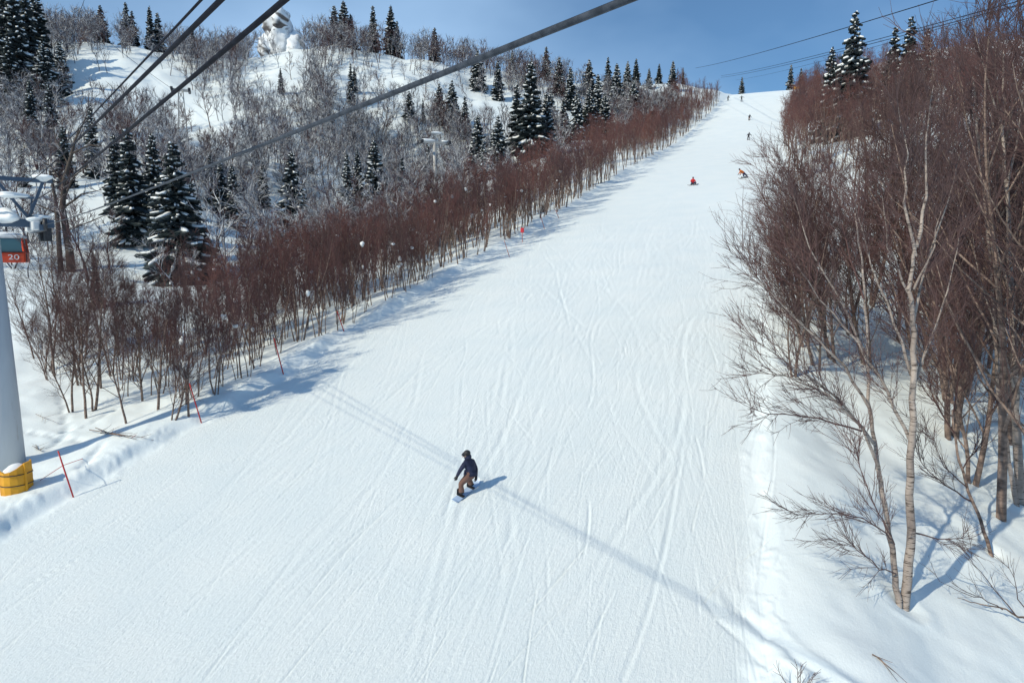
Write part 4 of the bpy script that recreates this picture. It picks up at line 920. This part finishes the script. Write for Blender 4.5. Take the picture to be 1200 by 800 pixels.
for k in range(3):
    b = MB(); b.box((-1.4 + 1.4 * k, 0.1 * k, 0.7), (1.3, 0.35, 1.5), bev=0.08); b.build('pad', M_yellow, co)

# rock tower plastered with snow on the ridge
M_rock = snowy('snow_plastered_rock', (0.055, 0.05, 0.055), (0.13, 0.12, 0.12), 0.35, -0.35, 0.05, (0.30, 0.42), 0.45)
rp = on_ray(327, 78, 206); b = MB()
for (x, z, sx, sz, sd) in ((0.3, 3.5, 4.0, 7.5, 1), (-0.9, 7.6, 2.7, 4.8, 2), (1.1, 9.0, 2.0, 3.4, 5), (4.0, 1.8, 2.8, 4.4, 7), (-2.4, 1.5, 2.2, 4.6, 9)): b.blob((x, 0.6 * math.sin(sd), z), (sx, 3.4, sz), sd, 0.05, 4)
o = b.build('rock_outcrop', M_rock, None, True, rp); o.scale = (1.25, 1.25, 1.2); o.rotation_euler = (0, 0, YAW)
for v in o.data.vertices:
    c = v.co; k = 0.28 * (math.sin(1.9 * c.x + 0.8 * c.z) * math.sin(1.4 * c.z - c.y) + 0.5 * math.sin(3.7 * c.z + 2.1 * c.x)); v.co = c + v.normal * k
add_prop(o, 'rock tower plastered with snow on the ridge skyline, dark overhangs showing', 'rock')

# branches lying in the snow, twigs that break through
def brush(lab, base_px, limbs, r, seed, name='fallen_branch', cat='branch', lift=0.12):
    Rb = np.random.default_rng(seed); base = hit(*base_px); S = Sticks()
    for px in limbs:
        p = []
        for (u, v) in px: h = hit(u, v); p.append(h + [0, 0, lift * Rb.uniform(0.3, 1.4)] - base)
        S.add(np.array(p), r, r * 0.4)
        for k in range(5):
            g = Rb.uniform(0.1, 0.95) * (len(p) - 1.01); a = int(g); q = p[a] + (p[a + 1] - p[a]) * (g - a)
            S.add(polyline(Rb, q, side_dir(Rb, unit(p[a + 1] - p[a]), 0.5), Rb.uniform(0.3, 0.9), 2, 0.1, 0.06), r * 0.5, r * 0.25)
    V, Q = S.mesh('b', None, 4); o = link(name, mesh_from(name, V, [Q], M_trunk), None, base)
    return add_prop(o, lab, cat)
brush('broken brown branches lying on the snow at the lower left edge of the birch belt', (145, 516), [[(105, 506), (140, 513), (180, 517)], [(118, 511), (150, 514), (172, 517)], [(112, 504), (130, 510), (160, 518)]], 0.022, 1)
brush('small dry twig sprig lying on the snow beside the pylon foot', (45, 528), [[(38, 524), (46, 529), (52, 533)], [(42, 522), (45, 528), (50, 530)]], 0.012, 2)
brush('thin fallen branch on soft snow above the pylon foot', (52, 492), [[(42, 486), (52, 491), (64, 497)]], 0.014, 3)
brush('dark short stick lying on the smooth snow at the lower right', (1030, 772), [[(1022, 768), (1028, 771), (1034, 775)]], 0.02, 5, lift=0.03)
def shrub(lab, px, h, n, seed):
    Rb = np.random.default_rng(seed); p = hit(*px); S = Sticks()
    for k in range(n):
        l = polyline(Rb, (Rb.normal(0, 0.06), Rb.normal(0, 0.06), -0.1), (Rb.normal(0, 0.45), Rb.normal(0, 0.45), 1), h * Rb.uniform(0.6, 1.1), 5, 0.1, 0.05); S.add(l, 0.012, 0.004)
        for m in range(6):
            g = Rb.uniform(1, 4.9); a = int(g); S.add(polyline(Rb, l[a] + (l[a + 1] - l[a]) * (g - a), side_dir(Rb, unit(l[a + 1] - l[a]), 0.6), h * 0.3, 2, 0.1, 0.05), 0.005, 0.003)
    V, Q = S.mesh('s', None, 4); return add_prop(link('bare_shrub', mesh_from('bare_shrub', V, [Q], M_twig), None, p), lab, 'shrub')
shrub('bare shrub twigs poking out of the snow at the bottom edge', (940, 812), 0.7, 7, 4)

# ------------------------------------------------------------------ people
M_navy = mottled('navy_jacket', (0.010, 0.014, 0.040), (0.022, 0.030, 0.075), 6.0, 0.8, bd=0.015)
M_brown = mottled('brown_snow_pants', (0.14, 0.075, 0.058), (0.20, 0.115, 0.09), 6.0, 0.85, bd=0.015)
M_black = mottled('black_boot', (0.010, 0.010, 0.013), (0.025, 0.025, 0.03), 8.0, 0.6)
M_skin = mottled('skin', (0.42, 0.25, 0.18), (0.48, 0.29, 0.21), 8.0, 0.55)
M_orange = mottled('orange_jacket', (0.42, 0.10, 0.015), (0.55, 0.15, 0.025), 5.0, 0.8)
M_redj = mottled('red_jacket', (0.50, 0.015, 0.02), (0.62, 0.03, 0.035), 5.0, 0.8)
M_blue = mottled('dark_blue_pants', (0.012, 0.018, 0.06), (0.02, 0.03, 0.09), 5.0, 0.8)
M_board = mottled('pale_blue_board', (0.36, 0.50, 0.72), (0.46, 0.60, 0.80), 2.5, 0.35)
M_dgrey = mottled('dark_grey_cloth', (0.02, 0.022, 0.03), (0.04, 0.042, 0.055), 5.0, 0.8)
M_lens = new_mat('goggle_lens', 0.12, 0.2, (0.02, 0.02, 0.03))[0]

def figure(name, loc, label, J, bones, mats, rz=0.0, head=None, sub=2, extras=True, cat='person'):
    """J: joint -> (x, y, z, radius); bones: (joint, joint, material index). One skinned surface, coloured by the bone under it."""
    root = empty(name, loc, label, cat, None, rz)
    names = list(J); me = bpy.data.meshes.new('body'); me.from_pydata([J[n][:3] for n in names], [(names.index(a), names.index(b)) for a, b, m in bones], [])
    o = bpy.data.objects.new('body', me); COL.objects.link(o)
    sk = o.modifiers.new('skin', 'SKIN'); sk.use_smooth_shade = True
    for n, sv in zip(names, me.skin_vertices[0].data):
        r = J[n][3]; sv.radius = r if isinstance(r, tuple) else (r, r); sv.use_root = n == 'pelvis'
    ss = o.modifiers.new('sub', 'SUBSURF'); ss.levels = sub; ss.render_levels = sub
    dg = bpy.context.evaluated_depsgraph_get(); ev = o.evaluated_get(dg); m2 = bpy.data.meshes.new_from_object(ev)
    bpy.data.objects.remove(o); bpy.data.meshes.remove(me); m2.name = 'body'; m2.materials.clear()
    for m in mats: m2.materials.append(m)
    seg = [(Vector(J[a][:3]), Vector(J[b][:3]), m, (max(J[a][3]) if isinstance(J[a][3], tuple) else J[a][3])) for a, b, m in bones]
    for p in m2.polygons:
        c = p.center; best = (9, 0)
        for a, b, m, r in seg:
            d = b - a; t = max(0, min(1, (c - a).dot(d) / d.length_squared)); e = (c - a - d * t).length - 0.5 * r
            if e < best[0]: best = (e, m)
        p.material_index = best[1]; p.use_smooth = True
    link('body', m2, root)
    return root
def glove(root, wrist, tip_dir, thumb_dir, mat, s=1.0):
    w, d, t = Vector(wrist), Vector(tip_dir).normalized(), Vector(thumb_dir).normalized(); t = (t - d * t.dot(d)).normalized(); n = d.cross(t)
    V, F, k = [], [], 0
    def add(pts, rr):
        nonlocal k
        v, f = tube([tuple(p) for p in pts], rr, 8); V.append(v)
        for q in f: F.append(q + k)
        k += len(v)
    add([w - d * 0.03, w + d * 0.03 * s, w + d * 0.10 * s], [0.045, 0.05, 0.042])
    for i_, (o_, l_) in enumerate(((0.036, 0.075), (0.012, 0.088), (-0.012, 0.082), (-0.036, 0.062))):
        b0 = w + d * 0.08 * s + t * o_; add([b0, b0 + d * l_ * 0.5 + n * 0.012, b0 + d * l_ * 0.8 + n * 0.04, b0 + d * l_ * 0.8 + n * 0.06], [0.015, 0.0145, 0.013, 0.009])
    b0 = w + d * 0.03 + t * 0.035; add([b0, b0 + d * 0.03 + t * 0.035, b0 + d * 0.07 + t * 0.04 + n * 0.015], [0.018, 0.016, 0.011])
    link('glove', mesh_from('glove', np.concatenate(V), F, mat, smooth_=True), root)
def snowboard(name, A, B, up, label, mat, width=0.27, bind=True):
    """A board from nose A to tail B lying on the snow."""
    A, B, up = Vector(A), Vector(B), Vector(up).normalized(); c = (A + B) / 2; Ld = (A - B).length; d = (A - B).normalized(); s = up.cross(d).normalized(); up = d.cross(s)
    root = empty(name, c, label, 'snowboard'); bm = bmesh.new(); rows = []
    for i_ in range(25):
        u = -1 + 2 * i_ / 24; x = u * Ld / 2; e = abs(u)
        w = width / 2 * (0.90 + 0.10 * e * e) * (1 if e < 0.8 else math.sqrt(max(0.0, 1 - ((e - 0.8) / 0.2) ** 2)) * 0.985 + 0.015); z = 0.14 * max(0, (e - 0.76) / 0.24) ** 1.8
        rows.append([bm.verts.new(d * x + s * (w * q) + up * (z + h)) for h in (0.0, 0.018) for q in (-1, -0.5, 0.5, 1)])
    for a, b_ in zip(rows, rows[1:]):
        for i_, j_ in ((0, 1), (1, 2), (2, 3)):
            bm.faces.new((a[i_], a[j_], b_[j_], b_[i_])); bm.faces.new((a[i_ + 4], b_[i_ + 4], b_[j_ + 4], a[j_ + 4]))
        bm.faces.new((a[0], b_[0], b_[4], a[4])); bm.faces.new((a[3], a[7], b_[7], b_[3]))
    for r_ in (rows[0], rows[-1]): bm.faces.new((r_[0], r_[1], r_[2], r_[3], r_[7], r_[6], r_[5], r_[4]))
    bmesh.ops.recalc_face_normals(bm, faces=bm.faces); me = bpy.data.meshes.new('deck'); bm.to_mesh(me); bm.free(); me.materials.append(mat); link('deck', me, root)
    if bind:
        for k in (-1, 1):
            b = MB(); cc = d * (0.29 * k) + up * 0.03; rot = Matrix((s, d, up)).transposed()
            b.box(cc, (0.26, 0.13, 0.025), rot, 0.01); b.box(cc - s * 0.13 + up * 0.12, (0.03, 0.14, 0.24), rot, 0.012); b.box(cc + s * 0.04 + up * 0.12, (0.06, 0.15, 0.05), rot, 0.015); b.build('binding', M_black, root)
    return root

# the snowboarder in the middle of the piste
SN = Vector((0, -math.sin(SLOPE), math.cos(SLOPE)))
fb = Vector(hit(547, 579)); 
def W(x, y, z): return CR * x + CA * y + Vector((0, 0, z))     # picture-right, away, up
nose, tail = W(-0.44, -0.52, 0), W(0.38, 0.72, 0)
for v in (nose, tail): v.z = gz(fb.x + v.x, fb.y + v.y) - fb.z + 0.03
snowboard('snowboard', fb + nose, fb + tail, SN + W(0.18, -0.10, 0), 'pale blue snowboard under the boots of the rider in the navy jacket', M_board)
bd = (nose - tail).normalized(); bc = (nose + tail) / 2
fA, fB = bc + bd * 0.29, bc - bd * 0.29
heel = Vector((-bd.y, bd.x, 0)).normalized()      # across the board
if heel.dot(CR) > 0: heel = -heel                 # toes towards the left of the picture
def J3(v, r): return (v.x, v.y, v.z, r)
JM = {'pelvis': J3(W(0.12, 0.10, 0.66), (0.19, 0.16)), 'waist': J3(W(0.13, 0.10, 0.86), (0.19, 0.16)), 'chest': J3(W(0.07, 0.06, 1.06), (0.20, 0.17)), 'neck': J3(W(0.02, 0.03, 1.22), 0.085), 'face': J3(W(-0.02, 0.0, 1.35), 0.10), 'crown': J3(W(-0.02, 0.01, 1.46), 0.075),
      'hipA': J3(W(0.03, -0.02, 0.60), 0.135), 'kneeA': J3(W(-0.19, -0.22, 0.44), 0.10), 'ankA': J3(fA + W(0.03, 0, 0.16), 0.085), 'heelA': J3(fA - heel * 0.07 + W(0, 0, 0.075), 0.065), 'toeA': J3(fA + heel * 0.14 + W(0, 0, 0.07), 0.055),
      'hipB': J3(W(0.20, 0.20, 0.60), 0.135), 'kneeB': J3(W(0.02, 0.24, 0.48), 0.10), 'ankB': J3(fB + W(0.03, 0, 0.16), 0.085), 'heelB': J3(fB - heel * 0.07 + W(0, 0, 0.075), 0.065), 'toeB': J3(fB + heel * 0.14 + W(0, 0, 0.07), 0.055),
      'shA': J3(W(-0.05, -0.12, 1.10), 0.10), 'elbA': J3(W(-0.20, -0.17, 0.90), 0.072), 'wrA': J3(W(-0.30, -0.22, 0.72), 0.055), 'haA': J3(W(-0.32, -0.23, 0.67), 0.042),
      'shB': J3(W(0.19, 0.22, 1.08), 0.10), 'elbB': J3(W(0.31, 0.26, 0.82), 0.072), 'wrB': J3(W(0.31, 0.20, 0.58), 0.055), 'haB': J3(W(0.31, 0.19, 0.52), 0.042)}
BM = [('pelvis', 'waist', 0), ('waist', 'chest', 0), ('chest', 'neck', 0), ('neck', 'face', 3), ('face', 'crown', 3), ('pelvis', 'hipA', 1), ('hipA', 'kneeA', 1), ('kneeA', 'ankA', 1), ('ankA', 'heelA', 2), ('ankA', 'toeA', 2),
      ('pelvis', 'hipB', 1), ('hipB', 'kneeB', 1), ('kneeB', 'ankB', 1), ('ankB', 'heelB', 2), ('ankB', 'toeB', 2), ('chest', 'shA', 0), ('shA', 'elbA', 0), ('elbA', 'wrA', 0), ('wrA', 'haA', 2), ('chest', 'shB', 0), ('shB', 'elbB', 0), ('elbB', 'wrB', 0), ('wrB', 'haB', 2)]
who = figure('person', fb, 'person in navy jacket and brown pants riding a snowboard in mid piste', JM, BM, [M_navy, M_brown, M_black, M_skin])
look = (CR * -0.85 + CA * -0.5).normalized(); hc = W(-0.02, 0.0, 1.37); sideh = Vector((-look.y, look.x, 0))
b = MB(); b.blob(hc + W(0.02, 0.01, 0.055) - look * 0.02, (0.118, 0.118, 0.115), 2, 0.01, 3); b.rod(hc + W(0.01, 0, 0.03), hc + W(0.01, 0, 0.075), 0.124, 0.12, 20); b.build('beanie', M_black, who, True)
b = MB(); b.blob(hc - look * 0.06 + W(0.01, 0, -0.07), (0.13, 0.13, 0.12), 5, 0.02, 3); b.build('hood', M_navy, who, True)
rotl = Matrix((sideh, look, Vector((0, 0, 1)))).transposed()
b = MB(); b.box(hc + look * 0.105 + W(0, 0, 0.01), (0.16, 0.05, 0.075), rotl, 0.02); b.build('goggles', M_lens, who)
b = MB(); b.blob(hc + look * 0.118 + W(0, 0, -0.04), (0.018, 0.018, 0.022), 3, 0.0, 2); b.build('nose', M_skin, who, True)
b = MB(); b.box(hc + look * 0.100 + W(0, 0, -0.082), (0.05, 0.012, 0.012), rotl, 0.004); b.build('mouth', mottled('lip', (0.3, 0.12, 0.1), (0.34, 0.14, 0.12), 9), who)
glove(who, W(-0.31, -0.225, 0.70), W(-0.3, -0.1, -1), W(-1, -0.4, 0), M_black); glove(who, W(0.31, 0.195, 0.55), W(0.05, -0.1, -1), W(-0.6, -0.8, 0), M_black)
# jacket hem and pant cuffs
b = MB(); b.rod(W(0.12, 0.10, 0.66), W(0.125, 0.10, 0.80), 0.235, 0.215, 20); b.build('jacket_hem', M_navy, who, True)

# people farther up: each in a pose of its own (joints in metres: right, away, up)
def stand(lean=0.0, crouch=0.0, arms=0.5, turn=1, wide=0.16):
    h = 0.92 - crouch; sh = 1.42 - crouch * 1.15
    return {'pelvis': (0, 0, h, 0.17), 'waist': (lean * 0.4, 0, h + 0.2, 0.17), 'chest': (lean * 0.8, 0, sh - 0.05, 0.19), 'neck': (lean, 0, sh + 0.1, 0.085), 'face': (lean * 1.15, -0.02, sh + 0.23, 0.105), 'crown': (lean * 1.15, 0, sh + 0.34, 0.08),
            'hipA': (-0.1, -0.02, h - 0.06, 0.12), 'kneeA': (-wide - 0.05 * turn, -0.1 - crouch * 0.3, h * 0.52, 0.095), 'ankA': (-wide, 0, 0.15, 0.08), 'toeA': (-wide - 0.02, -0.14, 0.07, 0.06),
            'hipB': (0.1, 0.02, h - 0.06, 0.12), 'kneeB': (wide - 0.05 * turn, -0.1 - crouch * 0.3, h * 0.52, 0.095), 'ankB': (wide, 0.02, 0.15, 0.08), 'toeB': (wide + 0.02, -0.12, 0.07, 0.06),
            'shA': (lean - 0.2, 0, sh, 0.095), 'elbA': (lean - 0.25 - arms * 0.25, -0.05, sh - 0.25 + arms * 0.15, 0.07), 'haA': (lean - 0.3 - arms * 0.4, -0.15, sh - 0.42 + arms * 0.25, 0.05),
            'shB': (lean + 0.2, 0, sh, 0.095), 'elbB': (lean + 0.25 + arms * 0.25, -0.05, sh - 0.25 + arms * 0.15, 0.07), 'haB': (lean + 0.3 + arms * 0.4, -0.15, sh - 0.42 + arms * 0.25, 0.05)}
BF = [('pelvis', 'waist', 0), ('waist', 'chest', 0), ('chest', 'neck', 0), ('neck', 'face', 3), ('face', 'crown', 2), ('pelvis', 'hipA', 1), ('hipA', 'kneeA', 1), ('kneeA', 'ankA', 1), ('ankA', 'toeA', 2), ('pelvis', 'hipB', 1), ('hipB', 'kneeB', 1), ('kneeB', 'ankB', 1), ('ankB', 'toeB', 2),
      ('chest', 'shA', 0), ('shA', 'elbA', 0), ('elbA', 'haA', 0), ('chest', 'shB', 0), ('shB', 'elbB', 0), ('elbB', 'haB', 0)]
def far_person(px, py, J, label, jacket, pants, gear, glabel, s=1.0, gdir=(1, 0), gmat=None):
    p = Vector(hit(px, py)); J = {k: (v[0] * s, v[1] * s, v[2] * s, v[3] * s) for k, v in J.items()}
    o = figure('person', p, label, J, BF, [jacket, pants, M_black, M_skin], YAW, sub=1)
    f = J['face']; b = MB(); b.blob((f[0], f[1] + 0.01, f[2] + 0.07), (0.125, 0.125, 0.11), 1, 0.01, 2); b.build('helmet', M_dgrey, o, True)
    b = MB(); b.box((f[0], f[1] - 0.1, f[2] + 0.02), (0.16, 0.05, 0.07), None, 0.015); b.build('goggles', M_lens, o)
    for h in ('haA', 'haB'):
        e = J['elb' + h[-1]]; q = Vector(J[h][:3]); glove(o, q, q - Vector(e[:3]), (0, -1, 0.2), M_black)
    d = (CR * gdir[0] + CA * gdir[1]).normalized()
    g = lambda off, l: Vector((p.x + off.x + d.x * l, p.y + off.y + d.y * l, gz(p.x + off.x + d.x * l, p.y + off.y + d.y * l) + 0.03))
    if gear == 'board': snowboard('snowboard', g(Vector(), 0.8), g(Vector(), -0.8), SN, glabel, gmat or M_dgrey)
    else:
        for sx, w_ in ((-1, 'left'), (1, 'right')):
            a = J['ankA'] if sx < 0 else J['ankB']; off = CR * a[0]
            A_, B_ = g(off, 0.9), g(off, -0.8)
            r_ = empty('ski', (A_ + B_) / 2, glabel, 'ski', 'skis of the far skiers'); mid = (A_ + B_) / 2
            tpts = [B_ - mid, (B_ - mid) * 0.5, (A_ - mid) * 0.5, (A_ - mid) * 0.9, (A_ - mid) + Vector((0, 0, 0.1))]
            V, F = tube([tuple(q) for q in tpts], [0.035, 0.045, 0.045, 0.05, 0.02], 6); link('ski_blade', mesh_from('ski_blade', V, F, M_dgrey), r_)
            b = MB(); b.box((0, 0, 0.06), (0.07, 0.3, 0.06), Matrix.Rotation(YAW, 3, 'Z'), 0.015); b.build('binding', M_black, r_)
    return o
JO = stand(-0.5, 0.42, 0.2); JO.update({'pelvis': (0.12, 0, 0.58, 0.17), 'waist': (-0.08, 0, 0.74, 0.17), 'chest': (-0.30, 0, 0.88, 0.19), 'neck': (-0.44, -0.02, 0.98, 0.085), 'face': (-0.53, -0.04, 1.06, 0.105), 'crown': (-0.56, -0.02, 1.16, 0.08),
    'shA': (-0.42, -0.16, 0.86, 0.09), 'elbA': (-0.56, -0.22, 0.66, 0.07), 'haA': (-0.68, -0.2, 0.48, 0.05), 'shB': (-0.28, 0.18, 0.90, 0.09), 'elbB': (-0.2, 0.3, 0.66, 0.07), 'haB': (-0.3, 0.3, 0.48, 0.05),
    'hipA': (0.05, -0.08, 0.54, 0.12), 'hipB': (0.2, 0.08, 0.54, 0.12), 'kneeA': (-0.06, -0.15, 0.36, 0.095), 'kneeB': (0.42, 0.0, 0.38, 0.095), 'ankA': (0.1, -0.05, 0.14, 0.08), 'ankB': (0.5, 0.1, 0.16, 0.08), 'toeA': (0.0, -0.1, 0.07, 0.06), 'toeB': (0.42, -0.02, 0.07, 0.06)})
far_person(871, 209, JO, 'person in an orange jacket and dark blue pants, bent low over a snowboard', M_orange, M_blue, 'board', 'dark snowboard under the bent rider in the orange jacket', 1.15, (1, 0.25))
JR = stand(0, 0.3, 0.1); JR.update({'pelvis': (0, 0.1, 0.22, 0.19), 'waist': (0, 0.1, 0.42, 0.18), 'chest': (0, 0.04, 0.62, 0.2), 'neck': (0, 0.02, 0.76, 0.085), 'face': (0, 0, 0.88, 0.105), 'crown': (0, 0.01, 0.99, 0.08), 'hipA': (-0.12, 0.06, 0.2, 0.12), 'hipB': (0.12, 0.06, 0.2, 0.12),
    'kneeA': (-0.22, -0.25, 0.36, 0.095), 'kneeB': (0.22, -0.25, 0.36, 0.095), 'ankA': (-0.26, -0.5, 0.14, 0.08), 'ankB': (0.26, -0.5, 0.14, 0.08), 'toeA': (-0.27, -0.58, 0.2, 0.06), 'toeB': (0.27, -0.58, 0.2, 0.06),
    'shA': (-0.2, 0.03, 0.66, 0.095), 'elbA': (-0.3, -0.05, 0.45, 0.07), 'haA': (-0.26, -0.25, 0.36, 0.05), 'shB': (0.2, 0.03, 0.66, 0.095), 'elbB': (0.3, -0.05, 0.45, 0.07), 'haB': (0.26, -0.25, 0.36, 0.05)})
far_person(812, 217, JR, 'person in a red jacket sitting on the snow behind a snowboard', M_redj, M_blue, 'board', 'dark snowboard lying before the seated rider in red', 1.1, (1, 0.12))
far_person(877, 164, stand(0.12, 0.15, 0.5), 'skier in dark clothes alone on the piste above the orange rider', M_dgrey, M_dgrey, 'skis', 'dark ski under the lone skier above the orange rider', 1.1, (-0.5, -1))
far_person(878, 141, stand(0.10, 0.25, 0.2), 'snowboarder in dark jacket and reddish pants above the lone dark skier', M_dgrey, M_brown, 'board', 'dark snowboard of the rider with reddish pants high on the piste', 1.15, (0.6, 1))
far_person(869, 119, stand(0.0, 0.05, 1.0), 'skier in black standing with arms spread just below the crest', M_black, M_dgrey, 'skis', 'dark ski under the skier with spread arms below the crest', 1.15, (0.2, -1))
far_person(853, 118, stand(0.15, 0.15, 0.2), 'dark snowboarder at the left edge of the piste just below the crest', M_dgrey, M_black, 'board', 'dark snowboard of the topmost rider at the left piste edge', 1.1, (0.6, 0.8))
